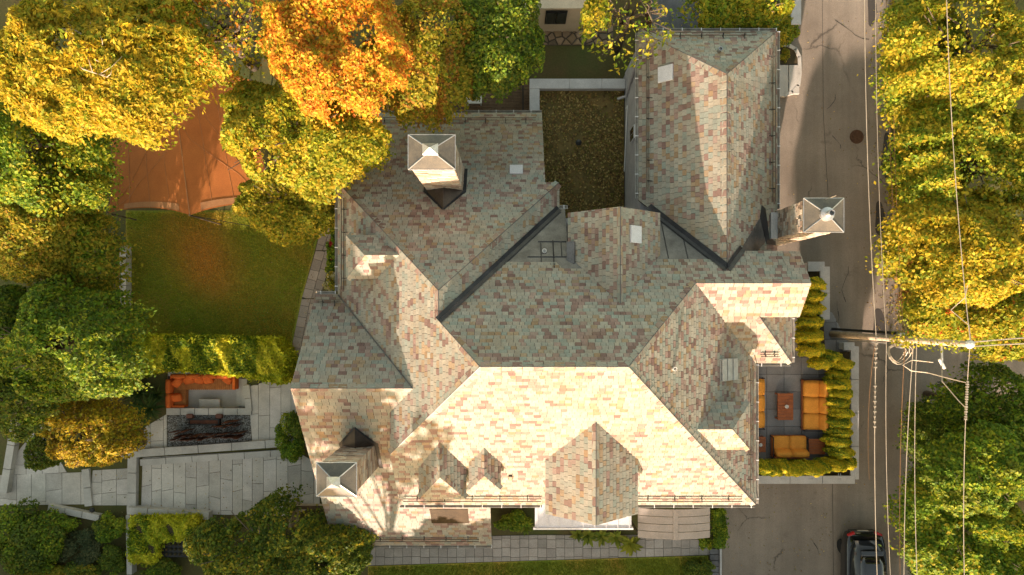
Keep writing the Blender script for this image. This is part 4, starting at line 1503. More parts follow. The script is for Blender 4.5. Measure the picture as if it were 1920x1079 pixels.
def litter(name, area, n, z, cols, label, size=(0.03, 0.07), lift_=0.01, fn=None):
    x0, x1, y0, y1 = area
    P = nr.uniform((x0, y0), (x1, y1), (n, 2))
    if fn is not None:
        P = P[fn(P)]
    n = len(P)
    th = nr.uniform(0, 6.28, n)
    s = nr.uniform(*size, n)
    u = np.c_[np.cos(th), np.sin(th), nr.uniform(-.4, .4, n)] * s[:, None]
    v = np.c_[-np.sin(th), np.cos(th), nr.uniform(-.4, .4, n)] * s[:, None] * 0.6
    c = np.c_[P, z + lift_ + s * 0.4]
    V = np.stack([c - u, c - v, c + u, c + v], 1).reshape(-1, 3)
    me = bpy.data.meshes.new(name)
    me.from_pydata(V.tolist(), [], np.arange(4 * n).reshape(-1, 4).tolist())
    ca = np.array(cols)[nr.integers(0, len(cols), n)] * nr.uniform(0.6, 1.25, (n, 1))
    at = me.attributes.new('Col', 'FLOAT_COLOR', 'FACE')
    at.data.foreach_set('color', np.c_[ca, np.ones(n)].astype(np.float32).ravel())
    me.materials.append(M['leaf'])
    o = bpy.data.objects.new(name, me)
    COL.objects.link(o)
    o['kind'] = 'stuff'
    return tag(o, label, 'fallen leaves')
LIT = [(0.42, 0.27, 0.08), (0.32, 0.19, 0.055), (0.18, 0.15, 0.04), (0.52, 0.39, 0.14), (0.15, 0.09, 0.035), (0.22, 0.20, 0.04)]
litter('fallen_leaves', (x0 + 0.46, x1 - 0.05, 3.7, y1 - 0.46), 11000, 1.42, LIT, 'brown leaves strewn over the planted flat roof', fn=lambda P: nr.random(len(P)) < np.clip(0.55 + 0.5 * np.sin(P[:, 0] * 2.1 + 1.5 * np.sin(P[:, 1] * 1.3)) * np.cos(P[:, 1] * 1.7) + 0.4 * (np.abs(P[:, 0] - 3) > 1.5), 0.1, 1))
litter('fallen_leaves', (15.9, 18.8, -1, 16), 5200, 0.012, LIT, 'yellow brown leaves along the right edge of the street', (0.03, 0.06), fn=lambda P: nr.random(len(P)) < np.clip((P[:, 0] - 15.9) / 2.2, 0, 1) ** 3)
litter('fallen_leaves', (10.5, 17, -12, 14), 260, 0.012, LIT, 'stray leaves scattered over the street asphalt', (0.02, 0.045))
litter('fallen_leaves', tuple(G(240, 0).x if i == 0 else v for i, v in enumerate((0, G(590, 0).x, G(0, 650).y, G(0, 400).y))), 800, 0.03, LIT, 'stray leaves scattered over the lawn', (0.02, 0.04))

litter('fallen_leaves', (G(170, 0).x, G(550, 0).x, G(0, 965).y, G(0, 855).y), 110, 0.055, LIT, 'stray brown leaves on the large patio', (0.02, 0.04))
litter('fallen_leaves', (G(1345, 0).x, G(1560, 0).x, G(0, 1079).y, G(0, 915).y), 90, 0.014, LIT, 'stray brown leaves on the driveway below the terrace', (0.02, 0.045))
litter('fallen_leaves', (G(215, 0, 3).x, G(460, 0, 3).x, G(0, 396, 3).y, G(0, 372, 3).y), 60, 0.02, LIT, 'stray leaves on the lawn edge under the tent', (0.02, 0.04))
# ------------------------------------------------------------------ foliage tools
YEL = [(0.52, 0.36, 0.02), (0.62, 0.44, 0.03), (0.40, 0.32, 0.018), (0.27, 0.27, 0.016), (0.46, 0.30, 0.018)]
YGR = [(0.31, 0.31, 0.018), (0.42, 0.35, 0.022), (0.19, 0.245, 0.014), (0.50, 0.37, 0.028), (0.24, 0.27, 0.015)]
ORA = [(0.70, 0.27, 0.025), (0.78, 0.38, 0.04), (0.58, 0.18, 0.016), (0.70, 0.46, 0.05)]
GRN = [(0.15, 0.25, 0.016), (0.22, 0.30, 0.018), (0.09, 0.16, 0.013), (0.32, 0.34, 0.02)]
DGR = [(0.10, 0.155, 0.016), (0.15, 0.20, 0.018), (0.065, 0.105, 0.012), (0.20, 0.205, 0.02)]
OLV = [(0.26, 0.26, 0.018), (0.36, 0.31, 0.024), (0.17, 0.21, 0.015), (0.46, 0.33, 0.03)]
HED = [(0.55, 0.55, 0.03), (0.66, 0.62, 0.035), (0.36, 0.42, 0.022), (0.72, 0.64, 0.05)]
GOLD = [(0.58, 0.46, 0.018), (0.42, 0.38, 0.016), (0.26, 0.29, 0.014), (0.68, 0.52, 0.022)]

def leaf_mesh(name, c, nrm, L, W, cols, elong_dir=None, fold=0.25):
    """c (n,3) centres, nrm (n,3) leaf normals; every leaf is a folded rhombus of two triangles"""
    n = len(c)
    nrm = nrm / np.linalg.norm(nrm, axis=1, keepdims=True)
    t = nr.normal(size=(n, 3)) if elong_dir is None else elong_dir + nr.normal(size=(n, 3)) * 0.35
    u = t - (t * nrm).sum(1, keepdims=True) * nrm
    u /= np.linalg.norm(u, axis=1, keepdims=True) + 1e-9
    v = np.cross(nrm, u)
    L = np.asarray(L).reshape(-1, 1) * np.ones((n, 1))
    W = np.asarray(W).reshape(-1, 1) * np.ones((n, 1))
    a = c - u * L
    b = c + v * W + nrm * W * fold
    d = c + u * L
    e = c - v * W + nrm * W * fold
    V = np.stack([a, b, d, e], 1).reshape(-1, 3).astype(np.float32)
    idx = np.arange(n)[:, None] * 4
    Fc = np.concatenate([idx + np.array([0, 1, 2]), idx + np.array([0, 2, 3])], 1).reshape(-1, 3).astype(np.int32)
    me = bpy.data.meshes.new(name)
    me.vertices.add(len(V))
    me.vertices.foreach_set('co', V.ravel())
    me.loops.add(len(Fc) * 3)
    me.loops.foreach_set('vertex_index', Fc.ravel())
    me.polygons.add(len(Fc))
    me.polygons.foreach_set('loop_start', np.arange(len(Fc), dtype=np.int32) * 3)
    me.update(calc_edges=True)
    at = me.attributes.new('Col', 'FLOAT_COLOR', 'FACE')
    cc = np.repeat(np.c_[cols, np.ones(n)], 2, axis=0).astype(np.float32)
    at.data.foreach_set('color', cc.ravel())
    me.materials.append(M['leaf'])
    return me

def vnoise(x, y, seed):
    """smooth value noise in 0..1"""
    g_ = np.random.default_rng(int(seed)).random((64, 64))
    xi, yi = np.floor(x).astype(int), np.floor(y).astype(int)
    fx, fy = x - xi, y - yi
    fx, fy = fx * fx * (3 - 2 * fx), fy * fy * (3 - 2 * fy)
    a, b = g_[xi % 64, yi % 64], g_[(xi + 1) % 64, yi % 64]
    c, d = g_[xi % 64, (yi + 1) % 64], g_[(xi + 1) % 64, (yi + 1) % 64]
    return (a * (1 - fx) + b * fx) * (1 - fy) + (c * (1 - fx) + d * fx) * fy

def sphere_dirs(n):
    d = nr.normal(size=(n, 3))
    return d / np.linalg.norm(d, axis=1, keepdims=True)

def pick_cols(pal, n, lobe_id, nl, pos, pal2=None, mixc=0.0):
    pal = np.array(pal)
    base = nr.integers(0, len(pal), n)
    lb = nr.integers(0, len(pal), nl)
    use = nr.random(n) < 0.45
    base = np.where(use, lb[lobe_id], base)
    c = pal[base]
    if pal2 is not None:
        p2 = np.array(pal2)
        lm = nr.random(nl) < mixc
        m_ = lm[lobe_id] & (nr.random(n) < 0.75)
        c = np.where(m_[:, None], p2[nr.integers(0, len(p2), n)], c)
    return c * nr.uniform(0.7, 1.25, (n, 1))

def tree(name, label, px, py, rpx, ztop, pal, n=9000, rypx=None, flat=0.75, leaf=0.13, pal2=None, mixc=0.3, group=None, lobes=26, spread=1.0, trunk='bark', cat='tree', zmid=None, loc=None, bare=0, gaps=0.0, long_=1.0, base=None, lrange=(0.13, 0.33)):
    rypx = rypx or rpx
    if loc is None:
        n = int(n * 1.75)
        rpx, rypx = rpx * 0.9, rypx * 0.9
        leaf = leaf * 0.74
        lobes = int(lobes * 1.9)
        flat = flat * 0.85
        gaps = gaps or (0.35 if rpx > 90 else 0.7)
    if loc is None:
        zc = ztop - 0.6
        # crown centre height from its width
        rx = rpx * (H - ztop * 0.75) / F
        ry = rypx * (H - ztop * 0.75) / F
        rz = flat * (rx + ry) / 2
        rz = min(rz, ztop * 0.48)
        zcen = ztop - rz
        p = G(px, py, ztop - rz * 0.55)
        p = Vector((p.x, p.y, 0))
    else:
        rx, ry = rpx, rypx
        rz = min(flat * (rx + ry) / 2, ztop * 0.48)
        zcen = ztop - rz
        p = Vector((loc[0], loc[1], 0))
    off = Vector((0, 0, 0))
    if loc is None and base is None:
        b0 = p * (1 + 0.6 * (H / (H - zcen * 0.9) - 1))
        off = p - b0
        p = b0
    if base is not None:
        b0 = Vector((max(p.x, base), p.y, 0))
        off = p - b0
        p = b0
    root = thing(name, label, cat, p, group)
    # lobes spread through the crown, most of them near its outer skin
    lc = sphere_dirs(lobes)
    lc[:, 2] = np.where(lc[:, 2] < -0.35, -lc[:, 2], lc[:, 2])
    rad = nr.uniform(0.3, 0.95, lobes) ** 0.75
    lr = nr.uniform(lrange[0], lrange[1], lobes)
    rad = np.minimum(rad, 1.06 - lr * 0.8)
    sc_ = np.array([rx, ry, rz])
    cen = lc * rad[:, None] * sc_ + np.array([off.x, off.y, zcen])
    if loc is None:
        m = n
        th_ = nr.uniform(0, 2 * np.pi, m)
        sd0 = nr.integers(0, 10000)
        edge = nr.random(m) < 0.28
        rho = np.where(edge, nr.uniform(0.78, 1.04, m), np.sqrt(nr.uniform(0, 1, m)))
        ragged = 1 + 0.34 * (vnoise(np.cos(th_) * 1.6, np.sin(th_) * 1.6, sd0) - 0.5) + 0.30 * (vnoise(np.cos(th_) * 4.5, np.sin(th_) * 4.5, sd0 + 1) - 0.5)
        rr_ = rho * ragged * 1.02
        x = np.cos(th_) * rr_ * rx
        y = np.sin(th_) * rr_ * ry
        n1 = vnoise(x / 1.7, y / 1.7, sd0 + 2)
        n2 = vnoise(x / 0.75, y / 0.75, sd0 + 3)
        n3 = vnoise(x / 0.34, y / 0.34, sd0 + 4)
        dome = np.clip(1 - np.minimum(rho, 1) ** 2.4, 0, 1) ** 0.6
        amp = min(1.0, 0.28 * rz + 0.15)
        zs_ = zcen + rz * (dome * 0.9 - 0.05) + amp * ((n1 - 0.5) * 2.2 + (n2 - 0.5) * 1.25 + (n3 - 0.5) * 0.55)
        depth = nr.exponential(0.16 + 0.05 * rz, m)
        drop = np.where(edge, nr.uniform(0, 1, m) ** 1.5 * rz * 0.75, 0)
        z = zs_ - depth - drop
        # openings where the crown thins out
        hole = vnoise(x / 1.15 + 7, y / 1.15, sd0 + 5)
        thin = np.clip((0.30 + max(0, 0.3 - gaps) * 1.1 - hole) / 0.09, 0, 1)
        keep = nr.random(m) > thin * (0.9 if gaps < 0.6 else 0.45)
        x, y, z, rho, th_, n1, n2 = (q_[keep] for q_ in (x, y, z, rho, th_, n1, n2))
        m = len(x)
        pos = np.c_[x + off.x, y + off.y, z]
        d = np.c_[np.cos(th_) * rho ** 2, np.sin(th_) * rho ** 2, np.full(m, 0.4)]
        lid = ((vnoise(x / 1.1, y / 1.1, sd0 + 6) * 40).astype(int) + (n2 * 6).astype(int) * 3) % lobes
    else:
        per = (lr ** 2 / (lr ** 2).sum() * n).astype(int) + 1
        lid = np.repeat(np.arange(lobes), per)
        m = len(lid)
        d = sphere_dirs(m)
        d[:, 2] = np.where((d[:, 2] < -0.2) & (nr.random(m) < 0.7), -d[:, 2], d[:, 2])
        # sub-clumps inside a lobe give the ragged, tufted look
        k = 7
        tuft = sphere_dirs(lobes * k).reshape(lobes, k, 3)
        tid = nr.integers(0, k, m)
        td = tuft[lid, tid]
        d = d + td * nr.uniform(0.0, 0.9, (m, 1))
        d /= np.linalg.norm(d, axis=1, keepdims=True)
        tuft_h = nr.uniform(0.78, 1.18, (lobes, k))
        shell = (1 - np.abs(nr.normal(0, 0.16, m))) * tuft_h[lid, tid]
        mr = (rx + ry + rz) / 3
        pos = cen[lid] + d * (shell * lr[lid] * spread)[:, None] * np.array([rx * 0.5 + mr * 0.5, ry * 0.5 + mr * 0.5, rz * 0.6 + mr * 0.4])
        if gaps:
            f1 = np.sin(pos[:, 0] * 2.3 + 1.1) * np.sin(pos[:, 1] * 2.1 + 0.4) * np.sin(pos[:, 2] * 2.0)
            keep = (f1 > -gaps) | (nr.random(m) < 0.3)
            pos, d, lid = pos[keep], d[keep], lid[keep]
            m = len(pos)
    pos[:, 2] = np.maximum(pos[:, 2], 0.15)
    nrm = d * 0.5 + np.array([0, 0, 0.55]) + nr.normal(size=(m, 3)) * 0.5
    sz = nr.choice([0.55, 0.8, 1.0, 1.25, 1.55], m)
    L = sz * nr.uniform(0.85, 1.15, m) * leaf * 0.60 * long_
    W = sz * nr.uniform(0.75, 1.1, m) * leaf * 0.40
    cols = pick_cols(pal, m, lid, lobes, pos, pal2, mixc)
    me = leaf_mesh('crown', pos, nrm, L, W, cols)
    cr_ = bpy.data.objects.new('crown', me)
    COL.objects.link(cr_)
    cr_.parent = root
    # trunk and limbs
    tb = MB()
    tr = max(0.05, 0.045 * (rx + ry) / 2 + 0.012 * ztop) * (0.4 if lrange[1] < 0.2 else 1)
    top = Vector((0, 0, max(0.3, zcen)))
    top = top + off
    tb.tube([(0, 0, -0.1), (0.04 + off.x * 0.2, 0.02 + off.y * 0.2, top.z * 0.4), (off.x, off.y + 0.05, top.z)], [tr * 1.3, tr, tr * 0.6], 8)
    for i in range(min(lobes, 12)):
        e = Vector(cen[i])
        k_ = 0.45 + 0.5 * (i % 5) / 5
        s = Vector((off.x * k_ * k_, off.y * k_ * k_ + 0.03, top.z * k_))
        mid = s.lerp(e, 0.5) + Vector((rnd.uniform(-.2, .2), rnd.uniform(-.2, .2), 0.12 * rz))
        tb.tube([s, mid, e], [tr * 0.5, tr * 0.3, tr * 0.1], 5)
        for q in range(2):
            e2 = e + Vector((rnd.uniform(-1, 1), rnd.uniform(-1, 1), rnd.uniform(0.1, 0.9))) * lr[i] * rx * 0.9
            tb.tube([mid.lerp(e, 0.4), mid.lerp(e2, 0.6), e2], [tr * 0.18, tr * 0.12, tr * 0.05], 4)
    for i in range(bare):
        th = rnd.uniform(0, 6.28)
        rr = rnd.uniform(0.25, 0.8)
        e = off + Vector((math.cos(th) * rx * rr, math.sin(th) * ry * rr, zcen + rz * rnd.uniform(0.72, 0.98)))
        s = e * 0.55 + Vector((0, 0, zcen * 0.45))
        mid = s.lerp(e, 0.55) + Vector((rnd.uniform(-.3, .3), rnd.uniform(-.3, .3), 0.15))
        tb.tube([s, mid, e], [0.035, 0.025, 0.012], 5)
        for q in range(4):
            a_ = mid.lerp(e, rnd.uniform(0.1, 1))
            e2 = a_ + Vector((rnd.uniform(-.8, .8), rnd.uniform(-.8, .8), rnd.uniform(-.05, .35)))
            tb.tube([a_, a_.lerp(e2, 0.5) + Vector((0.06, -0.05, 0.04)), e2], [0.016, 0.012, 0.006], 4)
    tb.build('trunk', M[trunk], root, smooth=True)
    return root

def shrub(name, label, px, py, rxpx, rypx, h, pal, n=2500, leaf=0.10, group=None, cat='shrub', pal2=None, mixc=0.3, zs=0.0, lobes=12, zb=0.0, pmat='bark', long_=1.0):
    zt = zb + h
    d = H - (zb + h * 0.6)
    return tree_local(name, label, G(px, py, zb + h * 0.5), rxpx * d / F, rypx * d / F, h, pal, n, leaf, group, cat, pal2, mixc, lobes, zb, long_)

def tree_local(name, label, p, rx, ry, h, pal, n, leaf, group, cat, pal2, mixc, lobes, zb, long_=1.0):
    root = thing(name, label, cat, (p.x, p.y, zb), group)
    lobes = int(lobes * 1.6)
    n = int(n * 1.25)
    leaf = leaf * 0.9
    lr = nr.uniform(0.16, 0.42, lobes)
    th = nr.uniform(0, 6.28, lobes)
    rr = np.sqrt(nr.uniform(0, 1, lobes)) * (1.08 - lr * 0.9)
    cen = np.c_[np.cos(th) * rr * rx, np.sin(th) * rr * ry, nr.uniform(0.35, 0.68, lobes) * h]
    per = (lr ** 2 / (lr ** 2).sum() * n).astype(int) + 1
    lid = np.repeat(np.arange(lobes), per)
    m = len(lid)
    d = sphere_dirs(m)
    d[:, 2] = np.where((d[:, 2] < -0.1) & (nr.random(m) < 0.75), -d[:, 2], d[:, 2])
    tuft = sphere_dirs(lobes * 6).reshape(lobes, 6, 3)
    tid = nr.integers(0, 6, m)
    d = d + tuft[lid, tid] * nr.uniform(0, 0.8, (m, 1))
    d /= np.linalg.norm(d, axis=1, keepdims=True)
    th_ = nr.uniform(0.8, 1.15, (lobes, 6))[lid, tid]
    sh = (1 - np.abs(nr.normal(0, 0.15, m))) * th_
    pos = cen[lid] + d * (sh * lr[lid])[:, None] * np.array([rx, ry, h * 0.85])
    pos[:, 2] = np.maximum(pos[:, 2], 0.04)
    nrm = d * 0.6 + np.array([0, 0, 0.5]) + nr.normal(size=(m, 3)) * 0.4
    cols = pick_cols(pal, m, lid, lobes, pos, pal2, mixc)
    me = leaf_mesh('foliage', pos, nrm, nr.uniform(.65, 1.25, m) * leaf * 0.62 * long_, nr.uniform(.65, 1.1, m) * leaf * 0.4, cols)
    o = bpy.data.objects.new('foliage', me)
    COL.objects.link(o)
    o.parent = root
    tb = MB()
    for i in range(min(lobes, 7)):
        tb.tube([(0.03 * i, 0.02, -0.05), tuple(cen[i] * 0.6), tuple(cen[i])], [0.03, 0.022, 0.01], 5)
    tb.build('stem', M['bark'], root)
    return root

def hedge_block(name, label, pxpoly, z0, z1, pal, n, leaf=0.12, cat='hedge', pal2=None, group=None, rough=0.34):
    """clipped hedge: leaves over the top and sides of a prism with a lumpy surface"""
    poly = [tuple(G(p[0], p[1], z1 * 0.8).xy) for p in pxpoly]
    cx = sum(p[0] for p in poly) / len(poly)
    cy = sum(p[1] for p in poly) / len(poly)
    root = thing(name, label, cat, (cx, cy, z0), group)
    xs, ys = [p[0] for p in poly], [p[1] for p in poly]
    P = nr.uniform((min(xs), min(ys)), (max(xs), max(ys)), (int(n * 1.6), 2))
    P = P[np.array([inside(q, poly) for q in P])]
    lump = (np.sin(P[:, 0] * 4.1) * np.sin(P[:, 1] * 3.7 + 1) + np.sin(P[:, 0] * 9.3 + P[:, 1] * 5) * 0.5)
    z = z1 - z0 - np.abs(nr.normal(0, 0.5, len(P))) * 0.25 + lump * rough * 0.5
    pos = np.c_[P[:, 0] - cx, P[:, 1] - cy, np.maximum(z, 0.05)]
    nn = np.tile(np.array([0, 0, 1.0]), (len(P), 1))
    per = []
    for i in range(len(poly)):
        a, b = Vector(poly[i]), Vector(poly[(i + 1) % len(poly)])
        L = (b - a).length
        k = int(n * 0.12 * L)
        t = nr.random(k)
        d = (b - a).normalized()
        o_ = np.array([d.y, -d.x])
        q = np.outer(1 - t, np.array(a)) + np.outer(t, np.array(b)) + np.outer(nr.normal(0, 0.07, k), o_)
        per.append((np.c_[q - np.array([cx, cy]), nr.uniform(0.02, z1 - z0 + 0.03, k)], np.tile(np.array([o_[0], o_[1], 0.3]), (k, 1))))
    pos = np.concatenate([pos] + [p[0] for p in per])
    nn = np.concatenate([nn] + [p[1] for p in per])
    m = len(pos)
    nn = nn + nr.normal(size=(m, 3)) * 0.55
    lid = ((pos[:, 0] * 1.7).astype(int) * 7 + (pos[:, 1] * 1.7).astype(int)) % 23
    cols = pick_cols(pal, m, lid, 23, pos, pal2, 0.3)
    me = leaf_mesh('foliage', pos, nn, nr.uniform(.65, 1.25, m) * leaf * 0.75, nr.uniform(.65, 1.1, m) * leaf * 0.34, cols)
    o = bpy.data.objects.new('foliage', me)
    COL.objects.link(o)
    o.parent = root
    core = MB()
    core.prism([((p[0] - cx) * 0.94, (p[1] - cy) * 0.94) for p in poly], 0, (z1 - z0) * 0.8)
    core.build('branch_core', M['soil'], root)
    return root

def rosette(name, label, px, py, rpx, h, nleaf, pal, group=None, cat='plant', zb=0.0, wfac=0.12, seg=4, droop=0.5):
    d = H - zb - h * 0.5
    r = rpx * d / F
    p = G(px, py, zb + h * 0.5)
    root = thing(name, label, cat, (p.x, p.y, zb), group)
    rr = random.Random(int(px * 7 + py))
    for i in range(nleaf):
        th = i * 2.39996 + rr.uniform(-.2, .2)
        L = r * rr.uniform(0.7, 1.1)
        el = rr.uniform(0.25, 1.0)
        mb = MB()
        w = L * wfac
        L_, R_ = [], []
        for k in range(seg + 1):
            t = k / seg
            x = L * t
            z = h * el * (t * 1.6 - droop * 1.6 * t * t) + 0.05
            ww = w * math.sin(math.pi * min(1, 0.12 + t * 0.9)) + 0.004
            c, s = math.cos(th), math.sin(th)
            L_.append((x * c - ww * s, x * s + ww * c, z + ww * 0.3))
            R_.append((x * c + ww * s, x * s - ww * c, z + ww * 0.3))
        col = rr.choice(pal)
        kk = rr.uniform(0.8, 1.2)
        col = tuple(q * kk for q in col)
        n = len(L_)
        mid = [((a[0] + b[0]) / 2, (a[1] + b[1]) / 2, a[2] - w * 0.25) for a, b in zip(L_, R_)]
        for k in range(seg):
            mb.face([L_[k], mid[k], mid[k + 1], L_[k + 1]], col)
            mb.face([mid[k], R_[k], R_[k + 1], mid[k + 1]], col)
        mb.build('leaf', M['leaf'], root, col=True)
    return root

# ------------------------------------------------------------------ roof terrace on the right
tz = 0.6
ter = struct(pave('terrace', [(1405, 585), (1560, 585), (1600, 660), (1600, 898), (1405, 898)], tz, 0.8, 0.8, cols=[(0.25, 0.235, 0.235), (0.28, 0.265, 0.26), (0.225, 0.215, 0.215)], irregular=0.0, zs=tz, pname='floor_tile', stagger=False))
def planter(name, label, pts, w):
    """coping on wall along pts (pixel polyline at coping height)"""
    z1 = 1.05
    root = thing(name, label, 'planter', (*G(*pts[0], z1).xy, 0))
    o = root.location.copy()
    for i in range(len(pts) - 1):
        a, b = G(*pts[i], z1).xy, G(*pts[i + 1], z1).xy
        d = b - a
        L = d.length
        d.normalize()
        nn = Vector((-d.y, d.x)) * w / 2
        n = max(1, round(L / 1.6))
        for k in range(n):
            s, e = a + d * (L * k / n), a + d * (L * (k + 1) / n - 0.01)
            mb = MB()
            mb.prism([(q.x - o.x, q.y - o.y) for q in (s - nn, e - nn, e + nn, s + nn)], 0.94 + i * 0.004, z1 + i * 0.005, inset=0.008)
            mb.build('coping_stone', M['coping'], root)
            mb = MB()
            m_ = nn * 0.8
            m_ = nn * (0.8 - 0.02 * i)
            mb.prism([(q.x - o.x, q.y - o.y) for q in (s - m_, e - m_, e + m_, s + m_)], 0, 0.935 + i * 0.004)
            mb.build('wall', M['white'], root)
    return root
planter('planter_wall', 'pale planter wall round the right and bottom edge of the terrace', [(1582, 650), (1603, 650), (1603, 900), (1420, 900)], 0.36)
planter('planter_wall', 'short pale planter wall at the top of the conifer row beside the street', [(1515, 500), (1547, 500), (1547, 600)], 0.44)
ps = MB()
for poly in ([(1560, 660), (1596, 660), (1596, 893), (1560, 893)], [(1420, 868), (1560, 868), (1560, 893), (1420, 893)], [(1512, 508), (1540, 508), (1548, 668), (1512, 668)]):
    ps.face([(*G(p[0], p[1], 0.9).xy, 0.88) for p in poly])
struct(ps.build('planter_soil', M['soil']))
# low planter inner kerbs
# conifers
con_rows = [('north', [(1530, 534), (1530, 556), (1529, 580), (1528, 606), (1526, 632), (1530, 657)], 'small golden conifer in the column of six above the pole, %s from the top'),
            ('bend', [(1549, 682), (1566, 671), (1586, 685)], 'golden conifer in the short bend under the pole foot, %s from the left'),
            ('east', [(1583, 705), (1578, 722), (1584, 740), (1580, 758), (1583, 776), (1580, 794), (1582, 812), (1578, 830), (1584, 850)], 'golden conifer in the long column right of the orange sofas, %s from the top'),
            ('south', [(1434, 880), (1452, 884), (1470, 879), (1490, 884), (1510, 880), (1530, 884), (1550, 880), (1572, 876), (1594, 872)], 'golden conifer in the row below the orange loveseat, %s from the left')]
def conifer(px, py, label, group, r=0.52, h=1.5, seed=0, tall=True):
    p = G(px - (px - PX) * 0.035, py - (py - PY) * 0.035, 0.88)
    root = thing('conifer', label, 'conifer', (p.x, p.y, 0.88), group)
    n = 3000
    t = nr.random(n) ** 0.8
    th = nr.uniform(0, 6.28, n)
    lump = 1 + 0.16 * np.sin(th * 3 + seed) * np.sin(t * 7) + 0.12 * np.sin(th * 7 + seed * 2 + t * 9)
    prof = np.sqrt(np.clip(np.sin(np.pi * (0.16 + 0.84 * t) ** 0.85), 0, 1)) * 0.9
    rad = r * prof * lump * (1 - np.abs(nr.normal(0, 0.12, n)))
    pos = np.c_[np.cos(th) * rad * 1.2, np.sin(th) * rad * (0.72 if tall else 0.85), t * h]
    nrm = np.c_[np.cos(th), np.sin(th), 0.3 + t * 1.2] + nr.normal(size=(n, 3)) * 0.5
    cols = pick_cols([(0.66, 0.52, 0.02), (0.5, 0.46, 0.02), (0.32, 0.36, 0.016), (0.76, 0.58, 0.03)], n, (th * 2).astype(int), 13, pos, GRN, 0.2)
    me = leaf_mesh('foliage', pos, nrm, nr.uniform(.6, 1.2, n) * 0.055, nr.uniform(.6, 1.1, n) * 0.026, cols)
    o = bpy.data.objects.new('foliage', me)
    COL.objects.link(o)
    o.parent = root
    tb = MB()
    tb.tube([(0, 0, -0.02), (0, 0, h * 0.8)], [0.04, 0.015], 6)
    tb.build('trunk', M['bark'], root)
for nm, pts_, lb in con_rows:
    for i, (x, y) in enumerate(pts_):
        conifer(x, y, lb % ('first', 'second', 'third', 'fourth', 'fifth', 'sixth', 'seventh', 'eighth', 'ninth')[i], 'golden conifers edging the terrace, ' + nm, rnd.uniform(0.42, 0.5) if nm != 'north' else rnd.uniform(0.46, 0.54), rnd.uniform(1.25, 1.6), rnd.uniform(0, 6))
# planter lamps: small hooked steel brackets on the coping
for (x, y, lb) in ((1468, 893, 'small hooked metal bracket on the bottom planter, first from the house'), (1521, 893, 'small hooked metal bracket on the bottom planter, second from the house'), (1574, 893, 'small hooked metal bracket on the bottom planter, third from the house'), (1602, 891, 'small hooked metal bracket at the outer corner of the planter')):
    p = G(x, y, 1.05)
    b = thing('planter_bracket', lb, 'bracket', (p.x, p.y, 1.055), 'hooked brackets on the planter')
    mb = MB()
    for dx in (-0.05, 0.05):
        mb.tube([(dx, 0.12, 0.0), (dx, -0.1, 0.0), (dx - 0.03, -0.15, 0.05)], 0.012, 5)
    mb.build('hook', M['steel'], b)
# terrace furniture
def sofa(name, label, pxc, pyc, w, d, seats, face, z=tz, cat='sofa', backs=True):
    p = G(pxc, pyc, z + 0.42)
    root = thing(name, label, cat, (p.x, p.y, z), None, face)
    mb = MB()
    mb.rbox((0, 0, 0.2), (w, d, 0.12), 0.02)
    mb.build('frame', M['wood'], root)
    for sx in (-1, 1):
        for sy in (-1, 1):
            mb = MB()
            mb.box((sx * (w / 2 - 0.06), sy * (d / 2 - 0.06), 0.08), (0.06, 0.06, 0.16))
            mb.build('leg', M['black'], root)
    sw = (w - 0.06) / seats
    for k in range(seats):
        x = -w / 2 + 0.03 + sw * (k + 0.5)
        cush_obj('seat_cushion', M['orange'], root, (x, -0.12, 0.36), (sw * 0.99, d * 0.74, 0.20), None, 0.22)
        cush_obj('back_cushion', M['orange'], root, (x, d / 2 - 0.24, 0.60), (sw * 0.98, 0.24, 0.46), Matrix.Rotation(-0.35 + rnd.uniform(-.06, .06), 3, 'X'), 0.3)
    mb = MB()
    mb.rbox((0, d / 2 - 0.04, 0.45), (w, 0.05, 0.5), 0.02)
    mb.build('backrest_frame', M['wood'], root)
    for sx in (-1, 1):
        mb = MB()
        mb.tube([(sx * (w / 2 + 0.01), -d / 2 + 0.05, 0.16), (sx * (w / 2 + 0.01), -d / 2 + 0.05, 0.52), (sx * (w / 2 + 0.01), d / 2 - 0.05, 0.55)], 0.02, 6)
        mb.build('armrest', M['black'], root)
    return root
sofa('sofa', 'orange three-seat sofa with back cushions to the right on the terrace', 1529, 760, 2.3, 1.10, 3, R(-90))
sofa('sofa', 'orange three-seat sofa half hidden under the house eave on the terrace', 1413, 757, 2.28, 1.06, 3, R(90))
sofa('armchair', 'orange two-cushion loveseat backing onto the bottom conifer row', 1481, 838, 1.55, 0.98, 2, R(180), cat='loveseat')
def wood_table(name, label, pxc, pyc, w, l, h, n, items=True):
    p = G(pxc, pyc, tz + h)
    root = thing(name, label, 'table', (p.x, p.y, tz))
    ew = w / n
    for k in range(n):
        mb = MB()
        mb.rbox((0, -l / 2 + l / n * (k + 0.5), h - 0.02), (w, l / n - 0.008, 0.035), 0.005)
        mb.build('slat', M['wood'], root)
    mb = MB()
    for s in (-1, 1):
        mb.box((s * (w / 2 - 0.03), 0, h - 0.08), (0.05, l - 0.04, 0.07))
    mb.build('apron', M['wood'], root)
    for sx in (-1, 1):
        for sy in (-1, 1):
            mb = MB()
            mb.box((sx * (w / 2 - 0.05), sy * (l / 2 - 0.05), (h - 0.05) / 2), (0.06, 0.06, h - 0.05))
            mb.build('leg', M['wood'], root)
    return p
p = wood_table('coffee_table', 'slatted reddish wood coffee table between the orange sofas', 1473, 763, 0.70, 1.22, 0.42, 9)
vs_ = thing('glass_vase', 'small clear glass vase on the slatted coffee table', 'vase', (p.x, p.y + 0.02, tz + 0.422))
mb = MB()
mb.lathe((0, 0, 0), [(0.05, 0), (0.075, 0.05), (0.06, 0.12), (0.085, 0.16)], 14)
mb.build('vessel', M['porcelain'], vs_)
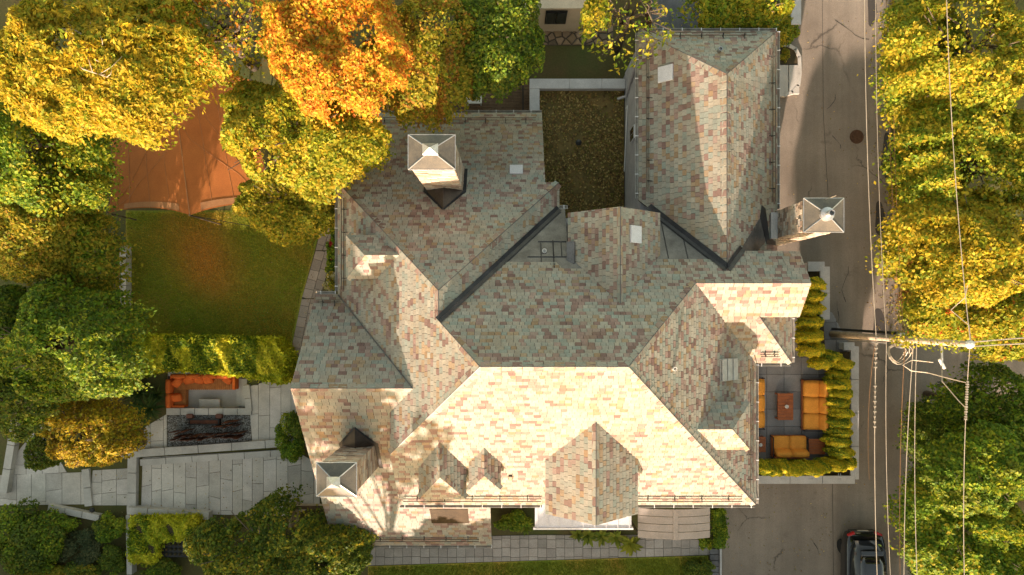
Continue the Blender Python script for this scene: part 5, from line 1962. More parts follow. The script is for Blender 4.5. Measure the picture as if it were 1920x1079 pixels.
rosette_pal = [(0.5, 0.45, 0.35), (0.35, 0.36, 0.2)]
p = wood_table('side_table', 'small reddish wood side table right of the orange loveseat', 1532, 838, 0.72, 0.70, 0.40, 6)
p = wood_table('side_table', 'small wood side table with a white cup under the house eave', 1421, 834, 0.72, 0.70, 0.40, 6)
cu = thing('cup', 'small white cup on the side table by the house', 'cup', (p.x + 0.1, p.y, tz + 0.402))
mb = MB()
mb.lathe((0, 0, 0), [(0.04, 0), (0.07, 0.03), (0.08, 0.09), (0.065, 0.09)], 12)
mb.build('bowl', M['porcelain'], cu)

# ------------------------------------------------------------------ utility pole, wires
pz = 10.1
ptop = G(1819, 646, pz)
pole = thing('utility_pole', 'weathered wooden utility pole rising over the street beside the terrace', 'utility pole', (ptop.x, ptop.y, 0))
mb = MB()
mb.tube([(0, 0, -0.2), (0.0, 0.0, 3), (0.0, 0, 7), (0, 0, pz - 0.05)], [0.15, 0.135, 0.115, 0.10], 14)
mb.build('post', M['pole'], pole, smooth=True)
mb = MB()
mb.tube([(0.02, 0.24, 0.0), (0.02, 0.22, 6.3)], 0.055, 8)
mb.build('cable_riser', M['black'], pole)
mb = MB()
mb.tube([(-0.02, -0.2, 0.0), (-0.02, -0.19, 5.2)], 0.03, 6)
mb.build('conduit', M['steel'], pole)
mb = MB()
mb.lathe((0, 0, pz - 0.06), [(0.13, 0), (0.15, 0.05), (0.12, 0.12), (0.05, 0.16)], 12)
mb.build('top_insulator', M['porcelain'], pole)
mb = MB()
mb.rbox((-0.02, -0.24, 6.15), (0.16, 0.2, 0.34), 0.03)
mb.build('junction_box', M['steel'], pole)
mb = MB()
mb.rbox((-0.02, 0.18, 6.2), (0.18, 0.16, 0.3), 0.03)
mb.build('junction_box', M['steel'], pole)
mb = MB()
mb.tube([(0.15, -0.12, 8.4), (0.1, -0.55, 8.5), (0.1, -0.75, 8.5)], 0.035, 6)
mb.rbox((0.1, -0.75, 8.5), (0.11, 0.4, 0.1), 0.04, Matrix.Rotation(0.5, 3, 'Z'))
mb.build('cutout_fuse', M['porcelain'], pole)
mb = MB()
mb.tube([(0.0, -1.25, 9.9), (-0.1, -1.2, 9.4), (-0.45, -1.05, 8.6), (-0.9, -1.0, 8.4), (-1.2, -0.8, 8.4), (-0.9, -0.62, 8.45), (-0.2, -0.7, 8.5)], 0.018, 5)
mb.tube([(0.1, -0.8, 8.5), (-0.15, -1.3, 8.9), (-0.02, -1.9, 9.6), (0.0, -2.1, 9.95)], 0.016, 5)
mb.tube([(0, 0, 10.15), (0.0, 0.6, 10.05), (-0.3, 1.1, 9.6), (-0.1, 1.5, 10.0), (-0.05, 1.9, 10.05)], 0.014, 5)
mb.build('jumper_lead', M['wire'], pole)
mb = MB()
for k in range(3):
    mb.tube([(0.05 * math.sin(t_ * 0.7 + k) - 0.05 + (0.35 + 0.06 * k) * math.cos(t_) * 0.9, -0.55 + (0.3 + 0.05 * k) * math.sin(t_), 6.0 + 0.1 * k + 0.12 * math.sin(2 * t_)) for t_ in [q * 0.5 for q in range(14)]], 0.018, 5)
mb.build('cable_coil', M['wire'], pole)
# vine clinging to the pole
nv = 900
tv = nr.random(nv)
zz = 5.6 + tv * 4.3
th = nr.uniform(0, 6.28, nv)
posv = np.c_[np.cos(th) * nr.uniform(0.1, 0.3, nv), np.sin(th) * nr.uniform(0.12, 0.34, nv), zz]
kp = nr.random(nv) < (0.35 + 0.65 * np.exp(-((zz - 6.3) / 0.5) ** 2))
posv = posv[kp]
me = leaf_mesh('vine_leaf', posv, sphere_dirs(len(posv)), 0.06, 0.04, np.array(YGR)[nr.integers(0, 5, len(posv))])
o = bpy.data.objects.new('vine', me)
COL.objects.link(o)
o.parent = pole
def wire(label, pts, r, mat='wire', sag=0.25, beads=None):
    """pts: (px,py,z) supports"""
    P = [G(x, y, z) for x, y, z in pts]
    mb = MB()
    L = []
    for i in range(len(P) - 1):
        for k in range(13):
            t = k / 12
            if i and k == 0:
                continue
            q = P[i].lerp(P[i + 1], t)
            q.z -= sag * 4 * t * (1 - t)
            L.append(q)
    mb.tube(L, r, 5)
    if beads:
        rb = random.Random(1)
        for (t0, t1, n_, rr) in beads:
            for k in range(n_):
                t = t0 + (t1 - t0) * k / max(1, n_ - 1)
                q = L[min(len(L) - 2, int(t * (len(L) - 1)))].lerp(L[min(len(L) - 1, int(t * (len(L) - 1)) + 1)], t * (len(L) - 1) % 1)
                mb.box(q, (rr * 2 * rb.uniform(0.7, 1.3), 0.05, rr * 2))
    o = mb.build('overhead_wire', M[mat])
    return tag(o, label, 'wire', 'overhead wires along the street')
wire('top overhead wire running through the pole tip over the right trees', [(1772, -140, 10.0), (1819, 640, 10.15), (1814, 1230, 10.0)], 0.013, beads=[(0.565, 0.625, 16, 0.03)])
wire('overhead cable crossing the street left of the pole tip, thick with clamps', [(1621, -140, 7.2), (1643, 636, 7.3), (1652, 1230, 7.2)], 0.015, beads=[(0.50, 0.545, 7, 0.04), (0.575, 0.64, 9, 0.035)])
wire('pale overhead wire second from the terrace', [(1642, -140, 7.0), (1662, 640, 7.1), (1679, 1230, 7.0)], 0.011)
wire('pale overhead wire ending at the pole clamp, fourth from the terrace', [(1713, 642, 6.6), (1696, 1230, 6.4)], 0.015)
wire('pale overhead wire right of the pole clamp', [(1719, 642, 6.7), (1727, 1230, 6.5)], 0.013)
wire('thin copper-coloured wire nearest the terrace', [(1640, 650, 6.0), (1630, 900, 5.9)], 0.008, 'copperwire')
wire('thin copper-coloured wire over the right half of the street', [(1672, -140, 6.0), (1696, 660, 6.2), (1692, 1230, 6.0)], 0.010, 'copperwire')
wire('thin copper-coloured wire along the right kerb', [(1660, -140, 5.6), (1690, 640, 5.8)], 0.010, 'copperwire')
wire('upper of the two pale wires running right from the pole tip', [(1822, 642, 10.1), (2050, 626, 10.0)], 0.02)
wire('lower of the two pale wires running right from the pole tip', [(1822, 650, 10.0), (2050, 640, 9.9)], 0.02)

# ------------------------------------------------------------------ street furniture: manhole, kerb island
mp = G(1606, 257)
mh = thing('manhole_cover', 'round rusty slotted drain cover in the street', 'manhole', (mp.x, mp.y, 0.013))
mb = MB()
mb.lathe((0, 0, 0), [(0.33, 0), (0.33, 0.012), (0.29, 0.014), (0.285, 0.006)], 24)
mb.build('rim', simple('cast_iron', (0.12, 0.06, 0.032), (0.07, 0.035, 0.02), 10, 0.7, 0.3), mh)
mb = MB()
for k in range(9):
    x = -0.24 + k * 0.06
    l = 2 * math.sqrt(max(0.01, 0.28 ** 2 - x * x))
    mb.box((x, 0, 0.012), (0.032, l, 0.012))
mb.build('grate', bpy.data.materials['cast_iron'], mh)
# kerb island with slabs and planting
isl = thing('kerb_island', 'rounded concrete kerb island with paving slabs beside the garage wing', 'kerb island', (*G(1475, 130).xy, 0))
io = G(1475, 130).xy
outline = [(1440, 80), (1478, 84), (1492, 92), (1500, 108), (1501, 140), (1498, 164), (1486, 178), (1470, 183), (1440, 183)]
wpts = [G(*p).xy - io for p in outline]
mb = MB()
for i in range(len(wpts) - 1):
    a, b = wpts[i], wpts[i + 1]
    d = (b - a).normalized()
    nn = Vector((-d.y, d.x))
    nn = nn if nn.dot(-(a + b)) > 0 else -nn
    mb.prism([tuple(a), tuple(b), tuple(b + nn * 0.16), tuple(a + nn * 0.16)], 0, 0.14, inset=0.0)
mb.build('kerb', M['concrete'], isl)
for k in range(2):
    for j in range(1):
        a, b = G(1455 + k * 22, 178).xy - io, G(1476 + k * 21, 124).xy - io
        mb = MB()
        mb.rbox(((a.x + b.x) / 2, (a.y + b.y) / 2, 0.08), (abs(b.x - a.x) - 0.01, abs(b.y - a.y), 0.1), 0.008)
        mb.build('paving_slab', M['concrete'], isl)
mb = MB()
mb.prism([tuple(p) for p in [G(1442, 84).xy - io, G(1476, 88).xy - io, G(1494, 100).xy - io, G(1496, 122).xy - io, G(1442, 122).xy - io]], 0, 0.1)
mb.build('planting_bed', M['soil'], isl)
shrub('shrub', 'small low plants in the kerb island bed at the garage corner', 1472, 104, 14, 14, 0.35, OLV, 500, 0.07)

# ------------------------------------------------------------------ parked car (rear end in view)
cp = G(1623, 1078, 0.9)
car = thing('car', 'black hatchback seen from above at the lower edge of the street', 'car', (cp.x, cp.y - 0.25, 0.012))
CW, CL = 1.86, 4.4
def ring(y, w, z0, z1, shoulder, zsh, nseg=1):
    """one body cross section, front to back along y"""
    return [(-w * 0.92, y, z0), (-w, y, z0 + 0.2), (-w, y, zsh * 0.8), (-w * 0.97, y, zsh), (-shoulder, y, z1), (-shoulder * 0.5, y, z1 + 0.03), (0, y, z1 + 0.04), (shoulder * 0.5, y, z1 + 0.03), (shoulder, y, z1), (w * 0.97, y, zsh), (w, y, zsh * 0.8), (w, y, z0 + 0.2), (w * 0.92, y, z0)]
secs = [(2.17, 0.62, 0.40, 0.72, 0.50, 0.70), (2.10, 0.78, 0.30, 0.84, 0.66, 0.82), (1.9, 0.87, 0.25, 0.96, 0.74, 0.92), (1.5, 0.92, 0.22, 1.0, 0.80, 0.96), (1.0, 0.93, 0.20, 1.0, 0.80, 0.96), (0.2, 0.93, 0.20, 0.98, 0.80, 0.95), (-0.8, 0.93, 0.20, 0.96, 0.8, 0.93), (-1.6, 0.90, 0.22, 0.86, 0.74, 0.84), (-2.0, 0.80, 0.28, 0.74, 0.62, 0.72), (-2.18, 0.60, 0.36, 0.62, 0.46, 0.6)]
def loft(mb, secs_):
    rs = [ring(*s) for s in secs_]
    n = len(rs[0])
    vs = [p for r_ in rs for p in r_]
    fs = [(i * n + k, i * n + k + 1, (i + 1) * n + k + 1, (i + 1) * n + k) for i in range(len(rs) - 1) for k in range(n - 1)]
    fs += [(i * n + n - 1, i * n, (i + 1) * n, (i + 1) * n + n - 1) for i in range(len(rs) - 1)]
    fs += [tuple(range(n)), tuple(reversed(range((len(rs) - 1) * n, len(rs) * n)))]
    mb.mesh(vs, fs)
mb = MB()
loft(mb, secs)
body = mb.build('body', M['carpaint'], car, smooth=True)
md = body.modifiers.new('sub', 'SUBSURF')
md.levels = md.render_levels = 2
cab = [(1.88, 0.60, 0.92, 0.97, 0.55, 0.95), (1.35, 0.80, 0.92, 1.40, 0.56, 1.0), (0.9, 0.84, 0.92, 1.48, 0.60, 1.0), (0.1, 0.85, 0.92, 1.50, 0.62, 1.0), (-0.4, 0.84, 0.92, 1.44, 0.60, 1.0), (-1.15, 0.74, 0.90, 0.98, 0.60, 0.96)]
mb = MB()
loft(mb, cab)
cabin = mb.build('cabin_glass', M['glass'], car, smooth=True)
mb = MB()
n = 5
ys = [1.30, 0.95, 0.3, -0.15, -0.42]
zs = [1.44, 1.545, 1.585, 1.575, 1.525]
ws = [0.50, 0.56, 0.58, 0.57, 0.54]
vs, fs = [], []
for y, z, w in zip(ys, zs, ws):
    for k in range(5):
        u = k / 2 - 1
        vs.append((w * u, y, z - 0.035 * u * u))
for i in range(4):
    for k in range(4):
        fs.append((i * 5 + k, i * 5 + k + 1, (i + 1) * 5 + k + 1, (i + 1) * 5 + k))
mb.mesh(vs, fs)
rf_ = mb.build('roof', M['carpaint'], car, smooth=True)
sd2 = rf_.modifiers.new('thick', 'SOLIDIFY')
sd2.thickness = 0.04
for s in (-1, 1):
    mb = MB()
    mb.rbox((s * 0.62, 2.07, 0.80), (0.36, 0.16, 0.15), 0.05, Matrix.Rotation(-s * 0.45, 3, 'Z'))
    mb.build('tail_light', M['redlamp'], car)
    mb = MB()
    mb.rbox((s * 1.0, -0.75, 0.98), (0.2, 0.14, 0.13), 0.04)
    mb.build('mirror', M['carpaint'], car)
    for y in (1.35, -1.35):
        mb = MB()
        Mw = Matrix.Rotation(R(90), 3, 'Y')
        prof = [(0.20, -0.1), (0.31, -0.1), (0.33, -0.05), (0.33, 0.05), (0.31, 0.1), (0.20, 0.1)]
        t_ = MB()
        t_.lathe((0, 0, 0), prof, 20)
        mb.mesh([Mw @ Vector(v) + Vector((s * 0.80, y, 0.33)) for v in t_.v], t_.f)
        wh = mb.build('wheel', M['tyre'], car)
mb = MB()
mb.rbox((0.0, 2.17, 0.62), (0.5, 0.04, 0.12), 0.01)
mb.build('number_plate', M['plate'], car)
mb = MB()
mb.rbox((0, 1.42, 1.46), (1.0, 0.22, 0.04), 0.018, Matrix.Rotation(-0.12, 3, 'X'))
mb.build('spoiler', M['carpaint'], car)
mb = MB()
mb.tube([(0.05, 1.72, 1.22), (0.3, 1.55, 1.33)], 0.012, 5)
mb.build('rear_wiper', M['black'], car)

# ------------------------------------------------------------------ tent on the lawn
def tpt(px, py, z):
    return G(px, py, z)
tent = thing('marquee_tent', 'orange-brown marquee tent with scalloped edge partly hidden by yellow trees', 'tent', (*G(330, 290).xy, 0))
to = tent.location.copy()
RN, RS = tpt(318, 118, 3.5), tpt(356, 404, 3.1)
WNc, WSc = tpt(200, 215, 2.25), tpt(203, 400, 2.2)
ENc, ESc = tpt(470, 150, 2.25), tpt(520, 388, 2.2)
def tent_side(E0, E1, n=16):
    """one side of the tent: from the ridge (u=0) to the eave (u=1); sagging cloth with a scalloped front edge"""
    mb = MB()
    vs = []
    for i in range(n + 1):
        u = i / n
        for j in range(n + 1):
            v = j / n
            p = RN.lerp(RS, v).lerp(E0.lerp(E1, v), u)
            p = p - Vector((0, 0, 0.16 * 4 * u * (1 - u) + 0.05 * math.sin(v * 9.4) ** 2 * (1 - u)))
            d = (RN - RS)
            d.z = 0
            p = p + d.normalized() * 0.30 * 4 * u * (1 - u) * v ** 4
            side = (RN.lerp(RS, v) - E0.lerp(E1, v))
            side.z = 0
            p = p + side.normalized() * 0.22 * u ** 3 * 4 * v * (1 - v)
            vs.append(p - to)
    mb.mesh(vs, [(i * (n + 1) + j, i * (n + 1) + j + 1, (i + 1) * (n + 1) + j + 1, (i + 1) * (n + 1) + j) for i in range(n) for j in range(n)])
    mb.build('fabric_panel', M['tent'], tent, smooth=True)
    fw = MB()
    for i in range(2, n - 3):
        a, b = Vector(vs[i * (n + 1) + n]), Vector(vs[(i + 1) * (n + 1) + n])
        c, d = Vector(vs[(i + 1) * (n + 1) + n - 1]), Vector(vs[i * (n + 1) + n - 1])
        upv = Vector((0, 0, 0.02))
        fw.face([a.lerp(d, 0.15) + upv, b.lerp(c, 0.15) + upv, c.lerp(b, 0.0) + upv, d.lerp(a, 0.0) + upv])
    fw.build('film_window', M['tentclear'], tent)
    for k in (4, 8, 12, 16):
        sm_ = MB()
        sm_.tube([Vector(vs[k * (n + 1) + j]) + Vector((0, 0, 0.008)) for j in range(n + 1)], 0.007, 5)
        sm_.build('seam', M['tentclear'], tent)
    for (c0, c1) in ((n, 0), (n // 2, 0)):
        sm_ = MB()
        sm_.tube([Vector(vs[int(round(n - t * (n / 8))) * (n + 1) + int(round(n - t * (n / 8) * (1 if c0 == n else 0.6)))]) + Vector((0, 0, 0.008)) for t in range(9)], 0.006, 5)
        sm_.build('seam', M['tentclear'], tent)
tent_side(WNc, WSc)
tent_side(ENc, ESc)
sm_ = MB()
sm_.tube([RN - to + Vector((0, 0, 0.01)), RN.lerp(RS, 0.5) - to + Vector((0, 0, -0.03)), RS - to + Vector((0, 0, 0.01))], 0.022, 6)
sm_.build('ridge_seam', M['tentclear'], tent)
for c in (WNc, WSc, ENc, ESc, RN, RS):
    mb = MB()
    q = c - to
    mb.tube([(q.x, q.y, 0), (q.x, q.y, q.z + 0.05)], 0.035, 8)
    mb.build('pole', M['bronze'], tent)
mb = MB()
q = RS - to
mb.tube([(q.x, q.y, q.z), (q.x + 1.5, q.y - 0.1, 0.0)], 0.015, 5)
mb.build('guy_rope', M['black'], tent)

# ------------------------------------------------------------------ north side: deck, bench, crazy paving, neighbour buildings
dk = thing('timber_deck', 'brown timber deck behind the house roof', 'deck', (*G(935, 185).xy, 0))
do = G(935, 185).xy
for k in range(16):
    y = G(0, 225).y + k * 0.14
    mb = MB()
    a, b = G(690, 0).x, G(993, 0).x
    mb.rbox(((a + b) / 2 - do.x, y - do.y, 0.2), (b - a, 0.128, 0.05), 0.006)
    mb.build('board', M['deck'], dk)
wb = G(889, 187, 0.6)
bn = thing('garden_bench', 'white bench standing on the deck behind the house', 'bench', (wb.x, wb.y, 0.225))
mb = MB()
mb.rbox((0, 0, 0.42), (0.72, 0.42, 0.07), 0.02)
mb.build('seat', M['chair'], bn)
for sx in (-1, 1):
    mb = MB()
    mb.box((sx * 0.3, 0, 0.2), (0.06, 0.36, 0.4))
    mb.build('leg', M['chair'], bn)
rr_ = thing('deck_railing', 'dark railing at the end of the deck by the pale coping', 'railing', (*G(980, 190).xy, 0.22))
for k in range(9):
    mb = MB()
    mb.tube([(0, -0.75 + k * 0.19, 0), (0, -0.75 + k * 0.19, 0.9)], 0.012, 5)
    mb.build('baluster', M['black'], rr_)
mb = MB()
mb.box((0, 0, 0.92), (0.05, 1.6, 0.04))
mb.build('handrail', M['black'], rr_)
# crazy paving: each stone a cell
cpv = MB()
cpv.face([(*G(x, y).xy, 0.02) for x, y in ((1000, 12), (1150, 12), (1150, 86), (1000, 86))])
cpb = struct(cpv.build('crazy_paving', M['joint']))
rc_ = random.Random(21)
sites = []
while len(sites) < 62:
    q = (rc_.uniform(1000, 1150), rc_.uniform(12, 86))
    if all(math.hypot(q[0] - s[0], q[1] - s[1]) > 9.5 for s in sites) or rc_.random() < 0.004:
        sites.append(q)
for s in sites:
    cell = [(1000, 12), (1150, 12), (1150, 86), (1000, 86)]
    for t_ in sites:
        if t_ is s or math.hypot(t_[0] - s[0], t_[1] - s[1]) > 45:
            continue
        mx, my = (s[0] + t_[0]) / 2, (s[1] + t_[1]) / 2
        a, b = s[0] - t_[0], s[1] - t_[1]
        cell = clip_half(cell, a, b, -(a * mx + b * my))
        if len(cell) < 3:
            break
    if len(cell) >= 3:
        piece('stone', [tuple(G(x, y).xy) for x, y in cell], 0.02, 0.075 + rc_.uniform(0, 0.02), cpb, M['paver'], [(0.24, 0.17, 0.10), (0.20, 0.145, 0.09), (0.28, 0.20, 0.13), (0.17, 0.13, 0.085)], gap=0.03, inset=0.02)
nb = thing('neighbour_house', 'cream rendered house wall with a dark window at the top edge', 'house', (*G(1043, 0, 2).xy, 0))
no = nb.location.copy()
a, b, c = G(985, 16, 2.6), G(1095, 16, 2.6), G(0, 14, 2.6)
yw = c.y
mb = MB()
mb.box(((a.x + b.x) / 2 - no.x, yw + 4 - no.y, 1.3), (b.x - a.x, 8, 2.6))
mb.build('wall', M['cream'], nb)
mb = MB()
mb.box(((a.x + b.x) / 2 - no.x, yw + 4 - no.y, 2.66), (b.x - a.x + 0.2, 8.2, 0.12))
mb.build('roof', M['cream'], nb)
mb = MB()
mb.box((0, yw - 0.06 - no.y, 1.7), (0.95, 0.04, 1.3))
wv = mb.build('window', M['black'], nb)
for s in (-1, 1):
    mb = MB()
    mb.box((s * 0.24, yw - 0.1 - no.y, 1.7), (0.4, 0.03, 1.1))
    mb.build('pane', M['glass'], wv)
gr_ = thing('garden_shed', 'flat grey shed roof behind the garage wing under the tree', 'shed', (*G(1265, 25, 2.2).xy, 0))
go = gr_.location.copy()
a, b = G(1222, 44, 2.2), G(1312, 0, 2.2)
mb = MB()
mb.rbox(((a.x + b.x) / 2 - go.x, (a.y + b.y) / 2 - go.y + 0.1, 2.2), (b.x - a.x, b.y - a.y + 1, 0.12), 0.02)
mb.build('roof', M['lead'], gr_)
mb = MB()
mb.box(((a.x + b.x) / 2 - go.x, (a.y + b.y) / 2 - go.y + 0.2, 1.07), (b.x - a.x - 0.3, b.y - a.y + 0.5, 2.14))
mb.build('wall', simple('red_timber', (0.12, 0.04, 0.025)), gr_)
gw = thing('boundary_wall', 'pale grey wall end at the top edge beside the street', 'wall', (*G(1492, 18, 1.5).xy, 0))
wo = gw.location.copy()
mb = MB()
mb.rbox((0, 1.0, 0.75), (0.36, 3.3, 1.5), 0.02)
mb.build('wall_body', M['siding'], gw)
mb = MB()
mb.rbox((0, 1.0, 1.53), (0.44, 3.4, 0.06), 0.01)
mb.build('coping_stone', M['coping'], gw)
# gate steps at the lower right of the path
gs = thing('garden_stair', 'narrow dark stair with pale edge where the path meets the driveway', 'steps', (*G(1338, 1055).xy, 0))
for k in range(5):
    mb = MB()
    mb.rbox((0, 0.55 - k * 0.27, 0.07 + k * 0.01), (0.42, 0.25, 0.12), 0.01)
    mb.build('tread', M['lead'], gs)
mb = MB()
mb.box((0.27, 0, 0.12), (0.08, 1.5, 0.24))
mb.build('edge', M['coping'], gs)

# ------------------------------------------------------------------ planting on the ground
hedge_block('hedge', 'broad clipped yellow-green hedge between the lawn and the coral sofa', [(228, 694), (262, 634), (400, 636), (520, 640), (540, 668), (534, 716), (450, 700), (320, 690), (240, 706)], 0, 1.5, HED, 13000, 0.13, pal2=GRN)
hedge_block('hedge', 'square clipped yellow-green hedge in the stone planter at the bottom', [(247, 972), (372, 970), (372, 1010), (300, 1012), (296, 1052), (247, 1050)], 0, 0.9, HED, 5600, 0.12, pal2=GRN)
hedge_block('hedge', 'upright clipped green hedge beside the awning', [(1334, 955), (1359, 957), (1358, 1024), (1338, 1024)], 0, 1.3, GRN, 2600, 0.09, pal2=YGR)
shrub('shrub', 'round green shrub at the lower end of the clipped hedge by the path', 1325, 1018, 16, 14, 0.9, GRN, 1500, 0.09, pal2=YGR)
shrub('shrub', 'round green shrub in the grass strip at the lower edge of the picture', 1308, 1068, 34, 20, 0.8, DGR, 2600, 0.09)
shrub('shrub', 'oval dark green shrub against the left roof edge by the patio', 545, 820, 27, 52, 1.0, GRN, 4200, 0.10, pal2=DGR, mixc=0.4)
shrub('shrub', 'golden spiky shrub left of the coral sofa under the hedge', 244, 712, 22, 20, 0.8, GOLD, 1300, 0.13, long_=1.5)
shrub('shrub', 'bright green shrub spilling over the kerb island beside the garage corner', 1472, 60, 22, 30, 1.6, YGR, 2400, 0.11, pal2=GRN, mixc=0.5)
rosette('yucca', 'dark green spiky yucca beside the gravel bed, nearest the patio', 274, 768, 36, 0.8, 46, [(0.04, 0.09, 0.02), (0.06, 0.12, 0.025), (0.09, 0.14, 0.03)], 'yuccas left of the sunken lounge', wfac=0.05, droop=0.45)
rosette('yucca', 'dark green spiky yucca farther from the patio below the hedge', 256, 738, 28, 0.7, 36, [(0.04, 0.085, 0.018), (0.06, 0.11, 0.022)], 'yuccas left of the sunken lounge', wfac=0.05, droop=0.45)
rosette('yucca', 'spiky yucca half under the yellow bush by the hedge', 290, 742, 24, 0.6, 30, [(0.04, 0.085, 0.018), (0.08, 0.12, 0.022)], 'yuccas left of the sunken lounge', wfac=0.05, droop=0.45)
shrub('shrub', 'small russet flowering shrub at the corner of the patio kerb', 262, 826, 13, 11, 0.5, [(0.30, 0.10, 0.05), (0.22, 0.13, 0.05), (0.12, 0.13, 0.03)], 700, 0.08)
# border along the garden path
RED = [(0.45, 0.03, 0.03), (0.5, 0.06, 0.05)]
shrub('shrub', 'green border plant at the top of the bed along the garden path', 628, 425, 11, 26, 0.6, GRN, 1100, 0.09)
shrub('shrub', 'border plant with red blooms beside the garden path', 622, 468, 12, 24, 0.6, GRN, 1100, 0.09, pal2=RED, mixc=0.2)
shrub('shrub', 'green border plant between the red blooms and the pale hydrangea', 622, 502, 12, 18, 0.6, GRN, 900, 0.09)
shrub('shrub', 'pale flowering hydrangea at the lower end of the path bed', 622, 528, 16, 20, 0.7, OLV, 1200, 0.09, pal2=[(0.5, 0.45, 0.25), (0.42, 0.4, 0.22)], mixc=0.5)
# house front beds
shrub('shrub', 'leafy green shrub under the main eave left of the white porch roof', 962, 975, 38, 22, 0.8, GRN, 2200, 0.11, pal2=DGR)
HOS = [(0.22, 0.26, 0.03), (0.15, 0.20, 0.025), (0.30, 0.30, 0.04)]
rosette('hosta', 'broad-leaved yellow-green plant by the path, rightmost and largest of the row', 1182, 1022, 24, 0.5, 16, [(0.34, 0.33, 0.03), (0.27, 0.29, 0.03)], 'broad-leaved plants along the house path', wfac=0.17)
rosette('hosta', 'broad-leaved green plant by the path, second from the right of the row', 1155, 1010, 20, 0.5, 15, HOS, 'broad-leaved plants along the house path', wfac=0.17)
rosette('hosta', 'broad-leaved green plant by the path, third from the right of the row', 1128, 1007, 20, 0.5, 15, HOS, 'broad-leaved plants along the house path', wfac=0.17)
rosette('hosta', 'broad-leaved green plant by the path, fourth from the right of the row', 1102, 1006, 20, 0.5, 15, HOS, 'broad-leaved plants along the house path', wfac=0.17)
rosette('hosta', 'broad-leaved green plant by the path, leftmost of the row', 1084, 1003, 17, 0.5, 13, HOS, 'broad-leaved plants along the house path', wfac=0.17)
rosette('hosta', 'broad-leaved green plant under the eave beside the leafy shrub', 985, 988, 18, 0.5, 14, HOS, 'broad-leaved plants along the house path', wfac=0.17)
# lower left planting
shrub('shrub', 'big leafy green shrub in the lower left corner', 52, 1010, 70, 72, 1.6, DGR, 9000, 0.13, pal2=GRN, mixc=0.5, lobes=22)
shrub('shrub', 'green shrub right of the big one in the lower left corner', 205, 985, 32, 30, 1.0, GRN, 2600, 0.11, pal2=DGR)
shrub('shrub', 'grey-green low shrub at the lower left between two leafy ones', 150, 1030, 46, 40, 0.8, [(0.10, 0.13, 0.06), (0.07, 0.10, 0.04), (0.14, 0.15, 0.06)], 3600, 0.09)
shrub('shrub', 'green shrub left of the planter wall at the lower edge', 208, 1050, 30, 32, 0.9, DGR, 2400, 0.10, pal2=GRN)
shrub('shrub', 'low dark shrub at the lower left edge of the picture', 95, 1075, 60, 24, 0.8, OLV, 2600, 0.10)
shrub('shrub', 'leafy green shrub below the low wall of the narrow path', 112, 985, 40, 26, 1.0, GRN, 2800, 0.11, pal2=DGR, mixc=0.4)
shrub('shrub', 'dark green shrub at the lower edge left of the planter wall', 158, 1072, 40, 24, 1.0, DGR, 2600, 0.10, pal2=OLV, mixc=0.3)
shrub('shrub', 'leafy dark shrub at the lower edge below the dark planter box', 300, 1068, 46, 22, 0.9, DGR, 2600, 0.10, pal2=GRN, mixc=0.3)
shrub('shrub', 'green shrub filling the gap right of the dark planter box', 392, 1005, 36, 30, 1.1, GRN, 2600, 0.11, pal2=DGR, mixc=0.4)
# dark box planter within the hedge
bpx = G(325, 1030, 0.5)
bxp = thing('planter_box', 'dark square planter box set in the yellow clipped hedge', 'planter box', (bpx.x, bpx.y, 0))
mb = MB()
mb.rbox((0, 0, 0.25), (1.35, 0.78, 0.5), 0.03)
mb.build('box', M['black'], bxp)
hd = MB()
for i in range(6):
    for j in range(3):
        hd.lathe((-0.5 + i * 0.2, -0.22 + j * 0.22, 0.5), [(0.06, 0), (0.07, 0.05), (0.03, 0.1)], 8)
hd.build('plant_plugs', M['soil'], bxp, kind='stuff')
lamp = G(172, 957, 0.3)
pl_ = thing('path_lamp', 'small round dark lamp on the low wall of the narrow path', 'lamp', (lamp.x, lamp.y, 0.255))
mb = MB()
mb.lathe((0, 0, 0), [(0.12, 0), (0.12, 0.05), (0.09, 0.08), (0.03, 0.09)], 14)
mb.build('lamp_head', M['black'], pl_)

# ------------------------------------------------------------------ trees in view
LG, RG = 'trees around the garden', 'trees right of the street'
tree('locust_tree', 'feathery bright yellow tree with bare pale twigs in the upper left corner', 142, 98, 180, 10.5, YEL, 24000, 150, 0.55, 0.125, pal2=YGR, mixc=0.3, group=LG, lobes=44, trunk='palebark', bare=3, gaps=0.45, long_=1.5)
tree('maple_tree', 'fiery orange maple at the top between the yellow trees', 628, 84, 140, 10.0, ORA, 16000, 126, 0.8, 0.13, pal2=YEL, mixc=0.35, group=LG, lobes=34)
tree('maple_tree', 'yellow and orange tree at the top edge left of the orange maple', 395, 48, 150, 9.4, YGR, 16000, 92, 0.8, 0.13, pal2=ORA, mixc=0.25, group=LG, lobes=34)
tree('maple_tree', 'big yellow-green maple right of the tent', 556, 236, 156, 9.2, YGR, 20000, 116, 0.8, 0.13, pal2=YEL, mixc=0.3, group=LG, lobes=40)
tree('maple_tree', 'smaller darker green tree between the tent and the garden path', 532, 378, 100, 6.0, OLV, 9500, 74, 0.9, 0.13, pal2=YGR, mixc=0.3, group=LG, lobes=26)
tree('maple_tree', 'green and russet tree over the deck behind the house', 800, 98, 128, 7.8, OLV, 13500, 122, 0.8, 0.13, pal2=[(0.42, 0.2, 0.03), (0.35, 0.17, 0.02)], mixc=0.25, group=LG, lobes=34)
tree('maple_tree', 'dark green tree at the top edge left of the crazy paving', 935, 66, 92, 7.2, DGR, 10000, 105, 0.8, 0.13, pal2=GRN, mixc=0.5, group=LG, lobes=28)
tree('maple_tree', 'green tree on the left edge below the feathery yellow one', 40, 262, 128, 8.4, GRN, 14500, 135, 0.8, 0.13, pal2=YGR, mixc=0.4, group=LG, lobes=34)
